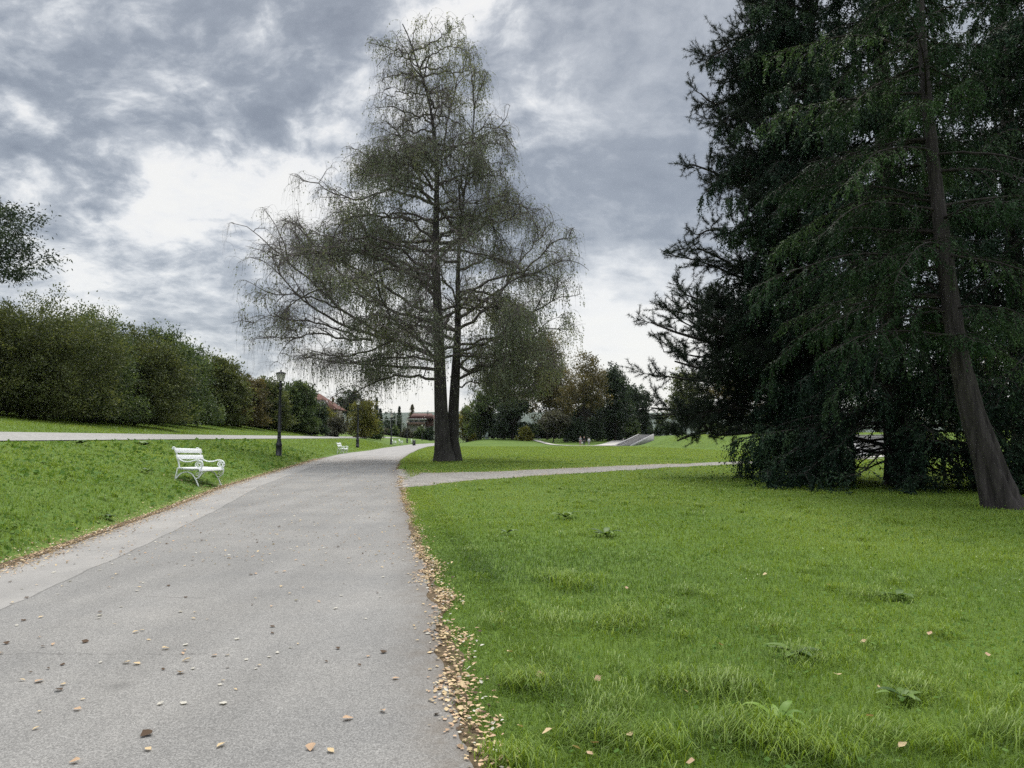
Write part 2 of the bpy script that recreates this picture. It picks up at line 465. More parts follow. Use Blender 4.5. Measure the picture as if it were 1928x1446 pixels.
drape('pavement', [(25., 59.2), (31., 58.2)], [1.4, 1.4], M['concrete'], .05)

def stairs(name, label, base, direction, width, run, rise, n, wall=.35):
    r = empty(name, base, math.atan2(direction[1], direction[0])); tag(r, label, 'stairs')
    b = MB()
    for i in range(n):
        d = run / n; h = rise / n
        b.box((d * (i + .5), 0, h * (i + 1) / 2 - .03), (d / 2 - .004, width / 2, h * (i + 1) / 2 - .03)); b.box((d * (i + .5) - .03, 0, h * (i + 1) - .028), (d / 2 + .02, width / 2 - .004, .026))
    b.build('steps', M['step'], r)
    for s in (-1, 1):
        w = MB(); a = math.atan2(rise, run); L = math.hypot(run, rise)
        y0, y1 = s * (width / 2 + .02), s * (width / 2 + .02 + wall)
        lo, hi = min(y0, y1), max(y0, y1)
        z0, z1 = .14, rise + .14
        V = [[-.2, lo, -.3], [run, lo, -.3], [run, lo, z1], [-.2, lo, z0], [-.2, hi, -.3], [run, hi, -.3], [run, hi, z1], [-.2, hi, z0]]
        w.add(V, [[0, 1, 2, 3], [7, 6, 5, 4], [0, 4, 5, 1], [3, 2, 6, 7], [1, 5, 6, 2], [0, 3, 7, 4]])
        w.build('side_wall', M['step'], r)
    return r
M['step'] = plain_mat('weathered grey steps', (.28, .275, .275), .85, .2, .2, 4.)
stairs('stairs', 'long grey stair flight climbing the grass mound beside the concrete ramp', (20.3, 141., .0), (.5, .86), 2.8, 12.0, 2.1, 14, .2)
stairs('stairs', 'grey steps with pale side wall seen through the gap between hanging conifer branches', (29.2, 59.6, .1), (.08, 1), 3.6, 4.5, 1.65, 9)

# ------------------------------------------------------------------ grass
def tuft_field(x, y):
    tf = [gp(p[0], p[1]) for p in [(1050, 1095), (1085, 1108), (1165, 1185), (1190, 1175), (1010, 1300), (985, 1290), (1360, 1320), (1385, 1300), (1420, 1395), (1480, 1420), (1340, 1400), (1640, 1130), (1510, 1245), (930, 970), (960, 1440), (1560, 1430), (1890, 1400), (1730, 1310), (1110, 1390), (1270, 1290)]]
    v = np.zeros_like(x)
    for g in tf:
        rr = .09 + .018 * g[1]
        v = np.maximum(v, np.exp(-((x - g[0]) ** 2 + (y - g[1]) ** 2) / (rr * rr)))
    return v

def grass():
    Cs = []
    def sample(n, y0, y1, pw, lo, hi):
        u = rng.random(n)
        if abs(pw) < 1e-6: y = y0 * (y1 / y0) ** u
        else: y = (y0 ** pw + u * (y1 ** pw - y0 ** pw)) ** (1 / pw)
        k = lo + (hi - lo) * rng.random(n)
        return k * y, y
    # right lawn
    x1, y1 = sample(360000, 2.7, 130, .42, -.2, .80)
    x2, y2 = sample(170000, 7.5, 120, .45, -.80, -.12)
    x3, y3 = sample(26000, 2.6, 14, .5, -.15, .8)
    y4 = 2.8 * (23 / 2.8) ** rng.random(30000); x4 = XR(y4) + .8 * rng.random(30000) ** 1.3
    y5 = 1.6 * (60 / 1.6) ** (rng.random(170000) ** .8); x5 = .8 * y5 + 4.5 * rng.random(170000) - .2
    y6 = 5.0 * (60 / 5.0) ** rng.random(40000); x6 = -.8 * y6 - 4.0 * rng.random(40000) + .2
    y7 = 1.2 + 1.6 * rng.random(16000); x7 = -.3 + 4 * rng.random(16000)
    x = np.concatenate([x1, x2, x3, x4, x5, x6, x7]); y = np.concatenate([y1, y2, y3, y4, y5, y6, y7])
    xl, xr = XL(y), XR(y); s = xl - x; d = x - xr
    edge_j = .02 + .14 * vnoise(y * 1.1, 3, 2) * (y < 23) + .16 * (rng.random(len(x)) - .5)
    ok = ((s > .30 + .15 * rng.random(len(x))) & ~((s > 6.35) & (s < 10.6)) & (s < 40)) | ((d > edge_j) & ~in_side(x, y))
    # worn thin patch near path edge
    ok &= (rng.random(len(x)) < np.clip(.45 + d * 1.6, 0, 1)) | (s > 0)
    ok &= ~((np.hypot(x - BEN[0] + .05, (y - BEN[1] - .8) * .42) < .62) & (rng.random(len(x)) < .9))
    x, y = x[ok], y[ok]; n = len(x)
    z = hz(x, y)
    s = XL(y) - x
    big = fbm(x * .55, y * .55, 1); tf = tuft_field(x, y)
    bank = (s > 0)
    h = (.038 + .048 * big) * (.6 + .8 * rng.random(n)) + tf * .05 * rng.random(n)
    h = np.where(bank, h * 1.35, h)
    h *= np.clip(.9 + y * .004, 1, 1.25)
    h *= np.where(bank | (x - XR(y) > .5), 1, .55)
    w = .0042 * np.maximum(1, y / 5.5) ** .95 * (.7 + .6 * rng.random(n)) * (1 + .3 * tf)
    az = rng.random(n) * 2 * np.pi
    lean = .45 + .85 * rng.random(n) + .5 * tf
    lean_az = az + rng.normal(size=n) * .5 + 1.5 * (fbm(x * .9, y * .9, 5) - .5)
    D = np.stack([np.cos(lean_az), np.sin(lean_az), np.zeros(n)], -1)
    W = np.stack([-np.sin(az), np.cos(az), np.zeros(n)], -1)
    B = np.stack([x, y, z - .004], -1); U = np.array([0, 0, 1.])
    mid = B + U * (h * .62)[:, None] + D * (h * .28 * lean)[:, None]
    tip = B + U * (h * np.clip(1.05 - .35 * lean, .35, 1))[:, None] + D * (h * .85 * lean)[:, None]
    V = np.stack([B - W * w[:, None] * .5, B + W * w[:, None] * .5, mid + W * w[:, None] * .42, mid - W * w[:, None] * .42, tip], 1)
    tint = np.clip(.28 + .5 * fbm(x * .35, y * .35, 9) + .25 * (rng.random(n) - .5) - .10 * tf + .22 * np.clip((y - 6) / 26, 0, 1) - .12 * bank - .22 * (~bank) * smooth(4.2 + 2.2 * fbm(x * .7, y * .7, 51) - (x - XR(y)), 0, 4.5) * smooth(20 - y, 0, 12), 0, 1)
    i5 = np.arange(n)[:, None] * 5
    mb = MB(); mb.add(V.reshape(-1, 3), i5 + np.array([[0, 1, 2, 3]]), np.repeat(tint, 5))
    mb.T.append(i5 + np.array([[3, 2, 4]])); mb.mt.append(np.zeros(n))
    # long curved blades of coarse grass in clumps
    TP_ = [(1050, 1095, 1.), (1085, 1108, 1.2), (1165, 1185, 1.), (1190, 1175, 1.1), (1010, 1300, 1.), (985, 1290, .8), (1360, 1320, 1.1), (1385, 1300, 1.), (1420, 1395, 1.2), (1480, 1420, 1.1), (1340, 1400, 1.), (1640, 1130, .9), (1510, 1245, .8),
           (960, 1440, .9), (1560, 1430, 1.), (1890, 1400, 1.), (1730, 1310, .8), (1110, 1390, 1.), (1270, 1290, .9), (1240, 1420, 1.1), (1150, 1340, .9), (1650, 1400, .9), (1800, 1420, .9), (1450, 1190, .8), (930, 1180, .7), (1040, 1180, .8), (1290, 1120, .7), (1780, 1200, .7)]
    Bs, Ds, Hs = [], [], []
    for a, b, q in TP_:
        g = gp(a, b); k = int(170 * q); rr = .13 * q * math.sqrt(g[1] / 4)
        o2 = rng.normal(size=(k, 2)) * rr * .7; flow = random.uniform(0, 6.28)
        Bs.append(np.stack([g[0] + o2[:, 0], g[1] + o2[:, 1], np.zeros(k)], -1)); az_ = flow + rng.normal(size=k) * .9
        Ds.append(np.stack([np.cos(az_), np.sin(az_), 0 * az_], -1)); Hs.append((.07 + .12 * rng.random(k)) * q)
    for _ in range(420):
        yy = 3.2 * (26 / 3.2) ** random.random() ** .8; xx = random.uniform(-.15, .75) * yy
        if random.random() < .42: yy = 8 + 26 * random.random(); xx = float(XL(yy)) - .5 - 5.3 * random.random()
        elif xx < float(XR(yy)) + .35 or bool(in_side(np.array([xx]), np.array([yy]))[0]): continue
        k = random.randint(14, 40); rr = .05 + .06 * random.random()
        o2 = rng.normal(size=(k, 2)) * rr; flow = random.uniform(0, 6.28); az_ = flow + rng.normal(size=k) * 1.1
        X_, Y_ = xx + o2[:, 0], yy + o2[:, 1]
        Bs.append(np.stack([X_, Y_, hz(X_, Y_)], -1)); Ds.append(np.stack([np.cos(az_), np.sin(az_), 0 * az_], -1)); Hs.append(.06 + .07 * rng.random(k))
    Bq, Dq, Hq = np.concatenate(Bs), np.concatenate(Ds), np.concatenate(Hs); k = len(Bq)
    bend = (.5 + .9 * rng.random(k))[:, None]; Wq = np.stack([-Dq[:, 1], Dq[:, 0], np.zeros(k)], -1) * (.0024 * np.maximum(1, Bq[:, 1] / 6) ** .8)[:, None]
    up_ = np.array([0, 0, 1.]); p1 = Bq + up_ * (Hq * .5)[:, None] + Dq * Hq[:, None] * .15 * bend; p2 = Bq + up_ * (Hq * .82)[:, None] + Dq * Hq[:, None] * .45 * bend; p3 = Bq + up_ * (Hq * (.88 - .28 * bend[:, 0]))[:, None] + Dq * Hq[:, None] * .95 * bend
    Vq = np.stack([Bq - Wq, Bq + Wq, p1 + Wq, p1 - Wq, p2 + Wq * .8, p2 - Wq * .8, p3], 1); i7 = np.arange(k)[:, None] * 7; n0 = mb.n
    tq = np.clip(.30 + .45 * rng.random(k), 0, 1)
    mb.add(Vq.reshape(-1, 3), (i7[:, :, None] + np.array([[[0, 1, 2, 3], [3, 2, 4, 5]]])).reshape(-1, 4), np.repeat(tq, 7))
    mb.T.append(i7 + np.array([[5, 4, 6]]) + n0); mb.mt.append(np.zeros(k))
    # broad clover-like leaflets lying in the sward
    m_ = 60000
    xa, ya = sample(m_, 3, 60, .55, -.8, .8)
    s = XL(ya) - xa; d = xa - XR(ya)
    ok = ((s > .35) & (s < 6.3)) | ((d > .4) & ~in_side(xa, ya))
    ok &= rng.random(m_) < np.where(s > 0, .95, .15 + .7 * smooth(fbm(xa * .5, ya * .5, 21), .45, .7))
    xa, ya = xa[ok], ya[ok]; k = len(xa)
    Cc = np.stack([xa, ya, hz(xa, ya) + .02 + .05 * rng.random(k)], -1)
    U2 = norm(np.stack([rng.normal(size=k), rng.normal(size=k), .35 * rng.normal(size=k)], -1)); N2 = norm(np.array([0, 0, 1.]) + .55 * rng.normal(size=(k, 3)))
    W2 = norm(np.cross(U2, N2))
    sz = (.020 + .018 * rng.random(k)) * np.maximum(1, ya / 9) ** .7 * np.where((XL(ya) - xa) > 0, 1.35 + 1.1 * smooth(fbm(xa * .7, ya * .7, 41), .42, .62), 1)
    mb.leaves(Cc, U2, W2, sz, sz * .85, np.clip(.35 + .4 * rng.random(k), 0, 1), 1)
    # tiny pale specks: daisies, and clover-leaf glints put in as pale colour
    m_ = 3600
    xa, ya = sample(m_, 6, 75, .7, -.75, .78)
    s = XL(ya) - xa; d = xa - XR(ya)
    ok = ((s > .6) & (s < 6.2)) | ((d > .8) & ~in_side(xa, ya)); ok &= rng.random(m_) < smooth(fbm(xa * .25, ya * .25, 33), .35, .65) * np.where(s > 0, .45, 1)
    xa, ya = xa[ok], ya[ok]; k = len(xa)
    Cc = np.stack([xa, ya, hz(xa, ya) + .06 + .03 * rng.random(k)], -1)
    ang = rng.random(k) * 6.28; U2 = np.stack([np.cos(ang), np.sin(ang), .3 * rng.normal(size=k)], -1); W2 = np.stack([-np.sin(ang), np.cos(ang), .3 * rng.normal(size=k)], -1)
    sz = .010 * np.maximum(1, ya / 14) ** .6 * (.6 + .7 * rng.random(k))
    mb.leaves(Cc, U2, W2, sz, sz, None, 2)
    mats = [foliage_mat('grass blades', (.056, .112, .018), (.150, .236, .030), (.265, .335, .06), .45, .5, .3, .5),
            foliage_mat('clover leaves', (.045, .10, .022), (.09, .17, .035), (.15, .23, .06), .35, .7, .08, .6),
            plain_mat('daisies and leaf glints', (.42, .44, .30), .8, .2)]
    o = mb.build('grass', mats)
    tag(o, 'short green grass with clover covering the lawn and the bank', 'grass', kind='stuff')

BEN = gp(371, 919, .06)      # front foot of the nearest bench
grass()

# ------------------------------------------------------------------ fallen leaves
def leaf_mesh(k):
    n = 8
    t = np.linspace(0, 1, n); wd = np.abs(np.sin(np.pi * t ** .8)) * (.34 + .05 * k) * (1 + .12 * np.cos(t * 30))
    cu = .10 * np.sin(t * 3 + k) + .10 * k * t * t * .3
    V = []
    for i in range(n):
        for s_ in (-1, 0, 1):
            V.append([t[i] - .5, s_ * wd[i], .75 * cu[i] + .11 * abs(s_) * wd[i] * (1 + (k % 3))])
    st = [[-.5, -.012, cu[0]], [-.5, .012, cu[0]], [-.78, .05, cu[0] + .02], [-.78, .03, cu[0] + .02]]
    Fq = []
    for i in range(n - 1):
        for j in range(2): Fq.append([i * 3 + j, i * 3 + j + 1, i * 3 + j + 4, i * 3 + j + 3])
    return np.array(V), np.array(Fq), np.array(st)

def dry_mat(name, c):
    return foliage_mat(name, tuple(x * .7 for x in c), c, tuple(min(1, x * 1.25) for x in c), .2, .75, .15, 20.)
M['leaf_yellow'] = dry_mat('pale yellow dry leaf', (.50, .385, .23))
M['leaf_tan'] = dry_mat('tan dry leaf', (.42, .29, .19))
M['leaf_brown'] = dry_mat('dark brown dry leaf', (.075, .048, .03))
M['leaf_grey'] = dry_mat('pale grey dry leaf', (.46, .435, .38))

def litter():
    mb = MB(); P = []
    y = 7.5 * (55 / 7.5) ** rng.random(7400)
    off = np.abs(rng.normal(size=7400)) * .17 * (1 + y * .012)
    side = rng.random(7400) < .62
    x = XL(y) - .02 + np.where(side, off * -1, off * .8) + .03 * 0
    P.append(np.stack([x, y], -1))
    y = 2.8 * (30 / 2.8) ** (rng.random(7400) ** .85)
    off = rng.normal(size=7400) * (.045 + .05 * vnoise(y * 2.7, 1, 6)) + .02 + .14 * vnoise(y * 1.1, 3, 2)
    keep = rng.random(7400) < np.clip(y / 8, .7, 1) * .35 + np.clip(y / 8, .7, 1) * .65 * smooth(vnoise(y * 1.9, 9, 14), .4, .7)
    P.append(np.stack([XR(y) + off, y], -1)[keep])
    # junction and gravel edges
    i = rng.integers(0, 26, 1500); P.append(fe[i] + rng.normal(size=(1500, 2)) * [.5, .9] + [0, -.6])
    i = rng.integers(0, 14, 350); P.append(ne[i] + rng.normal(size=(350, 2)) * [.4, .3])
    # under the bench
    P.append(np.stack([BEN[0] - .1 + rng.normal(size=260) * .5, BEN[1] + .6 + rng.normal(size=260) * .9], -1))
    # scattered over the far part of the path
    y = 9 * (62 / 9) ** rng.random(2300); P.append(np.stack([XL(y) + (XR(y) - XL(y)) * rng.random(2300), y], -1))
    P = np.concatenate(P); n = len(P)
    V0, F0, _ = leaf_mesh(1)
    for k in range(4):
        V0, F0, _ = leaf_mesh(k)
        idx = np.where((np.arange(n) % 4) == k)[0]; m_ = len(idx)
        a = rng.random(m_) * 6.28; sz = (.014 + .024 * rng.random(m_) ** 1.4) * np.maximum(1, P[idx, 1] / 14) ** .5
        ca, sa = np.cos(a), np.sin(a); tl = rng.normal(size=m_) * .25
        X = V0[None] * sz[:, None, None]
        Z = X[:, :, 2] + X[:, :, 0] * tl[:, None]
        XX = X[:, :, 0] * ca[:, None] - X[:, :, 1] * sa[:, None]; YY = X[:, :, 0] * sa[:, None] + X[:, :, 1] * ca[:, None]
        G = np.maximum(hz(P[idx, 0], P[idx, 1]), .012) + .008 + .02 * rng.random(m_) * ((P[idx, 0] < XL(P[idx, 1])) | (P[idx, 0] > XR(P[idx, 1])))
        W = np.stack([XX + P[idx, 0][:, None], YY + P[idx, 1][:, None], Z + G[:, None]], -1)
        FF = (np.arange(m_)[:, None, None] * len(V0) + F0[None]).reshape(-1, 4)
        pick = rng.random(m_)
        mats_ = np.where(pick < .42, 0, np.where(pick < .78, 1, np.where(pick < .9, 2, 3)))
        for q in range(4):
            sel = np.where(mats_ == q)[0]
            if len(sel) == 0: continue
            mb.add(W[sel].reshape(-1, 3), (np.arange(len(sel))[:, None, None] * len(V0) + F0[None]).reshape(-1, 4), np.repeat(rng.random(len(sel)), len(V0)), q)
    o = mb.build('leaf_litter', [M['leaf_yellow'], M['leaf_tan'], M['leaf_brown'], M['leaf_grey']])
    tag(o, 'dry fallen leaves drifted along the path edges', 'leaves', kind='stuff')
litter()

def single_leaves():
    kinds = [('leaf_yellow', 'small pale yellow dry leaf lying on the grey path', 'pale yellow leaves on the path'),
             ('leaf_tan', 'small tan brown dry leaf lying on the grey path', 'tan leaves on the path'),
             ('leaf_brown', 'dark brown dry leaf lying on the grey path', 'dark brown leaves on the path'),
             ('leaf_grey', 'bleached pale grey dry leaf lying on the path', 'bleached leaves on the path')]
    protos = []
    for k, (mk, lb, gr) in enumerate(kinds):
        for q in range(2):
            V0, F0, st = leaf_mesh(k + q)
            mb = MB(); mb.add(V0, F0); mb.add(st, [[0, 1, 2, 3]])
            o = mb.build('fallen_leaf', M[mk]); tag(o, lb, 'leaf', gr); protos.append([o, False])
    spots = [(655, 1360, 2, .062), (275, 1390, 4, .07), (278, 1418, 0, .045), (415, 1411, 0, .055), (585, 1416, 2, .06), (622, 1421, 0, .055), (140, 1442, 2, .05), (145, 1342, 2, .05), (110, 1305, 4, .05),
             (68, 1378, 0, .04), (350, 1249, 1, .06), (340, 1272, 3, .06), (255, 1195, 0, .06), (312, 1226, 1, .055), (237, 1253, 1, .055), (257, 1255, 1, .05), (722, 1233, 4, .055), (12, 1216, 4, .05), (74, 1288, 2, .06),
             (160, 1213, 5, .06), (720, 1345, 2, .05), (745, 1283, 3, .045), (420, 1330, 6, .045), (345, 1330, 6, .045), (302, 1331, 7, .04), (380, 1020, 4, .07), (525, 994, 4, .06), (472, 1085, 5, .06)]
    for i in range(232):
        y = 4.6 * (24 / 4.6) ** random.random() if i > 14 else 3.6 + 4 * random.random()
        x = float(XL(y)) + .15 + (float(XR(y)) - float(XL(y)) - .2) * (random.random() ** 1.15)
        if x < -.72 * y: x = -.7 * y + random.random() * (float(XR(y)) + .7 * y)
        spots.append((x, y, random.choice([0, 0, 1, 1, 2, 3, 4, 5, 6, 7, 6]), .027 + .022 * random.random() ** 1.5))
    first = len(spots) - 232
    for i, (a, b, k, sz) in enumerate(spots):
        p = gp(a, b) if i < first else np.array([a, b, 0])
        pr = protos[k]
        if not pr[1]: o = pr[0]; pr[1] = True
        else: o = pr[0].copy(); COL.objects.link(o)
        o.location = (p[0], p[1], .017 + .1 * sz); o.rotation_euler = (random.uniform(-.18, .18), random.uniform(-.18, .18), random.uniform(0, 6.28)); o.scale = (sz, sz * random.uniform(.6, 1.05), sz * random.uniform(.5, 1.2))
    # leaves lying in the lawn
    lk = [('leaf_yellow', 'pale yellow leaf caught in the lawn grass', 'yellow leaves on the lawn'), ('leaf_tan', 'tan brown leaf caught in the lawn grass', 'tan leaves on the lawn')]
    pr = []
    for k, (mk, lb, gr) in enumerate(lk):
        V0, F0, st = leaf_mesh(k + 2); mb = MB(); mb.add(V0, F0); mb.add(st, [[0, 1, 2, 3]])
        o = mb.build('fallen_leaf', M[mk]); tag(o, lb, 'leaf', gr); pr.append([o, False])
    sp = [(960, 1225, 0), (890, 1198, 0), (1018, 1268, 1), (1125, 1275, 1), (1187, 1380, 0), (1085, 1405, 0), (1110, 1415, 1), (1120, 1395, 1), (1577, 1268, 0), (1455, 1175, 1), (1602, 1194, 1), (1626, 1205, 1), (1655, 1292, 0), (1638, 1345, 1),
          (1290, 1298, 0), (1357, 1211, 1), (1750, 1190, 1), (945, 1150, 1), (980, 1365, 0), (1030, 1375, 0), (1300, 1430, 1), (1700, 1400, 0), (1860, 1230, 1), (1560, 1100, 0), (1440, 1080, 0), (1180, 1105, 1)]
    for i, (a, b, k) in enumerate(sp):
        p = gp(a, b, .07); q = pr[k]
        if not q[1]: o = q[0]; q[1] = True
        else: o = q[0].copy(); COL.objects.link(o)
        s_ = .034 + .022 * random.random()
        o.location = (p[0], p[1], .065); o.rotation_euler = (random.uniform(-.6, .6), random.uniform(-.6, .6), random.uniform(0, 6.28)); o.scale = (s_, s_, s_)
single_leaves()

# broad-leaved weeds in the sward
M['weed'] = foliage_mat('broad weed leaves', (.035, .075, .02), (.08, .14, .03), (.14, .22, .05), .35)
M['weed_bright'] = foliage_mat('bright weed leaves', (.06, .12, .02), (.11, .20, .03), (.18, .28, .05), .35)
def weed(px, py, label, n, L, W, mat, zup=.35, z0=None):
    g = gp(px, py); s = float(XL(g[1])) - g[0]
    if s > 0:
        for _ in range(12): g = gp(px, py, H1(g[0], g[1]))
    mb = MB()
    for i in range(n):
        a = i * 2.4 + random.random(); l = L * random.uniform(.6, 1.1); w = W * random.uniform(.7, 1.1); up = random.uniform(.3, 1) * zup
        t = np.linspace(0, 1, 7); r = l * t; z = l * up * np.sin(t * 2.3) * .9
        wd = np.sin(np.pi * np.clip(t, .03, 1) ** .75) * w * .5 * (1 + .15 * np.cos(t * 22))
        c, s_ = math.cos(a), math.sin(a)
        V = []
        for k in range(7):
            for j, e in ((-1, .25), (0, 0), (1, .25)):
                V.append([r[k] * c - j * wd[k] * s_, r[k] * s_ + j * wd[k] * c, z[k] + e * wd[k] + .02])
        mb.add(V, [[k * 3 + j, k * 3 + j + 1, k * 3 + j + 4, k * 3 + j + 3] for k in range(6) for j in range(2)], random.random())
    o = mb.build('weed', mat); o.location = (g[0], g[1], H1(g[0], g[1]) + .02)
    tag(o, label, 'weed plant')
weed(1065, 978, 'dark broad-leaved weed alone in the middle of the lawn', 9, .32, .13, M['weed'])
weed(1500, 1240, 'dark green dock leaves in a hollow of the lawn', 8, .22, .08, M['weed'], .2)
weed(1465, 1375, 'bright green dandelion rosette among long grass', 9, .18, .045, M['weed_bright'], .7)
weed(1700, 1325, 'low dark weed rosette in the lawn near bright dandelion tuft', 8, .16, .06, M['weed'], .3)
weed(1690, 1130, 'flat weed rosette with dark gap beneath, midway across the lawn', 8, .24, .08, M['weed'], .2)
weed(955, 1008, 'small broad-leaved weed in the lawn near the path corner', 7, .2, .09, M['weed'])
weed(1140, 1012, 'pale spreading weed patch behind the grass tufts', 10, .3, .1, M['weed'], .3)
weed(270, 892, 'large burdock-like weed on the bank just behind the near bench', 12, .42, .26, M['weed'], .5)
weed(150, 905, 'broad weed clump halfway up the bank by the left edge', 11, .35, .18, M['weed'], .4)
weed(205, 985, 'weed clump low on the bank near the leaf drift', 8, .22, .1, M['weed'], .4)
weed(275, 925, 'leafy weed low on the bank in front of the burdock', 9, .3, .13, M['weed'], .4)

# ------------------------------------------------------------------ generic growth
def grow(S, D, L, K, wob=.12, grav=0.0, gcurve=1.0):
    n = len(S); P = np.zeros((n, K, 3)); P[:, 0] = S; d = norm(D)
    L = np.broadcast_to(np.asarray(L, float), (n,)); g = np.broadcast_to(np.asarray(grav, float), (n,))
    for k in range(1, K):
        d = norm(d + rng.normal(size=(n, 3)) * wob + np.stack([np.zeros(n), np.zeros(n), -g * (k / K) ** gcurve], -1))
        P[:, k] = P[:, k - 1] + d * (L / (K - 1))[:, None]
    return P

def sample_on(P, m, lo=.15, hi=1.0):
    """m samples per polyline -> positions, tangents, parent index, t"""
    n, K, _ = P.shape
    idx = np.repeat(np.arange(n), m); t = lo + (hi - lo) * (np.tile(np.arange(m), n) + rng.random(n * m)) / m
    f = np.clip(t * (K - 1), 0, K - 1.001); k = f.astype(int); w = (f - k)[:, None]
    A, B = P[idx, k], P[idx, k + 1]
    return A * (1 - w) + B * w, norm(B - A), idx, t

def taper(n, K, r0, r1):
    r0 = np.broadcast_to(np.asarray(r0, float), (n,))[:, None]
    return r0 + (r1 - r0) * np.linspace(0, 1, K)[None] ** .8

# ------------------------------------------------------------------ the birch
BY = 49.0
def pxpoly(pts, Y0, K, depth=0.0):
    P = np.array([at(p[0], p[1], Y0 + (p[2] if len(p) > 2 else 0)) for p in pts])
    P[:, 1] += depth * np.linspace(0, 1, len(P)) ** 1.2
    return resample(P, K)

def birch():
    base = gp(845, 867); base[1] = BY
    root = empty('birch_tree', (at(845, 868, BY)[0], BY, 0))
    tag(root, 'tall twin-stemmed weeping birch with thinning leaves beside the path', 'tree')
    org = np.array(root.location)
    m = BY / F
    def loc(P): return P - org
    tr1 = pxpoly([(836, 869), (833, 830), (830, 760), (828, 690), (827, 650), (823, 560), (820, 470), (822, 380), (823, 320), (816, 240), (809, 195), (797, 150), (782, 110), (770, 70), (758, 45)], BY, 46)
    w = np.interp(np.linspace(0, 1, 46), [0, .03, .1, .25, .4, .6, .8, 1], [22, 15.5, 12.8, 10.2, 7.6, 4.8, 2.4, .8])
    tb = MB(); tb.tubes(loc(tr1), w * m, 14); tb.build('trunk', M['birch_bark'], root, True)
    tr2 = pxpoly([(855, 868), (853, 830), (854, 770), (858, 700), (862, 620), (862, 520), (866, 440), (872, 380), (880, 320), (889, 260), (893, 200), (890, 150)], BY + .9, 40)
    tr1 = tr1 + np.array([.06, 0, 0]) * rng.normal(size=(46, 1)) * .5
    w2 = np.interp(np.linspace(0, 1, 40), [0, .05, .2, .4, .6, .8, 1], [17, 11.5, 9.4, 5.2, 2.5, 1.4, .8])
    tb = MB(); tb.tubes(loc(tr2), w2 * m, 12); tb.build('trunk', M['birch_bark'], root, True)
    limbs = [
        ([(700, 560), (650, 520), (600, 470), (560, 425), (520, 400)], 4, 1), ([(647, 586), (590, 560), (540, 550), (490, 545), (455, 560)], 4, 2), ([(680, 640), (620, 615), (560, 605), (510, 600), (480, 620)], 4, -1.5),
        ([(827, 327), (843, 218), (852, 174), (863, 135), (878, 95)], 4, 1),
        ([(797, 150), (808, 110), (812, 70), (815, 40)], 2.5, -.6), ([(790, 130), (760, 105), (735, 92), (705, 115)], 2.2, .8), ([(815, 235), (785, 190), (755, 175), (725, 180)], 2, -1),
        ([(815, 352), (795, 340), (770, 325), (735, 318), (700, 312), (655, 312)], 5, 1.5), ([(792, 336), (765, 290), (755, 262), (735, 250)], 3, -2), ([(735, 318), (690, 292), (670, 270), (640, 258)], 2.6, 2),
        ([(818, 385), (790, 372), (750, 365), (720, 365), (680, 385), (640, 375), (610, 360), (572, 352)], 6, -1.5),
        ([(815, 420), (790, 408), (765, 395), (735, 390), (700, 405), (660, 415), (600, 430)], 5, 2.5), ([(814, 450), (790, 430), (760, 418), (720, 418), (680, 428), (630, 455)], 5, -3),
        ([(812, 487), (780, 460), (755, 440), (720, 420), (690, 415)], 4.5, 4), ([(809, 512), (783, 496), (763, 481), (722, 481), (690, 500), (640, 505)], 6, -4),
        ([(812, 590), (770, 570), (746, 551), (728, 545), (699, 516), (650, 490), (600, 470), (540, 455)], 6, 2),
        ([(817, 672), (786, 658), (763, 645), (699, 634), (647, 612), (603, 588), (560, 554), (525, 520), (495, 490), (462, 478)], 9, 1),
        ([(790, 660), (720, 630), (647, 586), (600, 542), (560, 507), (520, 472), (490, 445), (462, 440)], 7, -2.5),
        ([(700, 640), (640, 640), (600, 630), (560, 640), (510, 645)], 5, -2), ([(740, 640), (690, 660), (640, 668), (590, 660), (545, 668)], 4, 3), ([(815, 680), (780, 672), (730, 680), (690, 690), (640, 690)], 5, -4),
        ([(828, 470), (862, 459), (882, 452), (917, 422), (949, 426), (980, 420)], 6, -2), ([(824, 450), (850, 435), (880, 415), (905, 385), (935, 370)], 5, 3), ([(826, 385), (860, 385), (900, 400), (940, 395)], 4, -3),
        ([(830, 350), (850, 330), (885, 318), (925, 320), (955, 300)], 4.5, 2), ([(835, 300), (870, 270), (905, 250), (940, 255), (965, 270)], 3.5, -1.5), ([(866, 440), (900, 400), (945, 370), (985, 370), (1010, 385)], 4, 2),
        ([(862, 600), (908, 570), (949, 536), (989, 472), (1018, 438), (1045, 405)], 6, 2), ([(862, 620), (908, 591), (960, 539), (1024, 513), (1070, 500)], 6, -2), ([(862, 560), (920, 530), (985, 520), (1040, 470), (1080, 470)], 5, -3),
        ([(867, 690), (882, 697), (922, 684), (966, 667), (995, 638), (1035, 610), (1070, 620)], 6, 1.5), ([(862, 728), (885, 722), (910, 718), (940, 725)], 3, -1), ([(864, 660), (920, 650), (990, 600), (1050, 570), (1085, 570)], 6, -3),
        ([(895, 690), (940, 690), (1000, 690), (1050, 680)], 4, 3), ([(780, 662), (770, 655), (745, 650), (720, 670)], 3, 4),
        ([(889, 260), (920, 245), (950, 240), (975, 262)], 2.5, 2), ([(893, 200), (905, 170), (915, 150), (920, 150)], 2, -1), ([(890, 160), (885, 110), (897, 80)], 2, 1),
    ]
    K = 16
    LP, LR = [], []
    for pts, wp, dep in limbs:
        LP.append(pxpoly(pts, BY, K, dep)); LR.append(wp * m * .46 * (1 - np.linspace(0, 1, K)) ** 1.1 + .016)
    # crown outline: half widths left and right as a function of height
    lz = np.array([at(700, y, BY)[2] for y in (790, 740, 690, 620, 560, 500, 440, 400, 370, 330, 290, 250, 200, 150, 100, 60, 20, 0)])
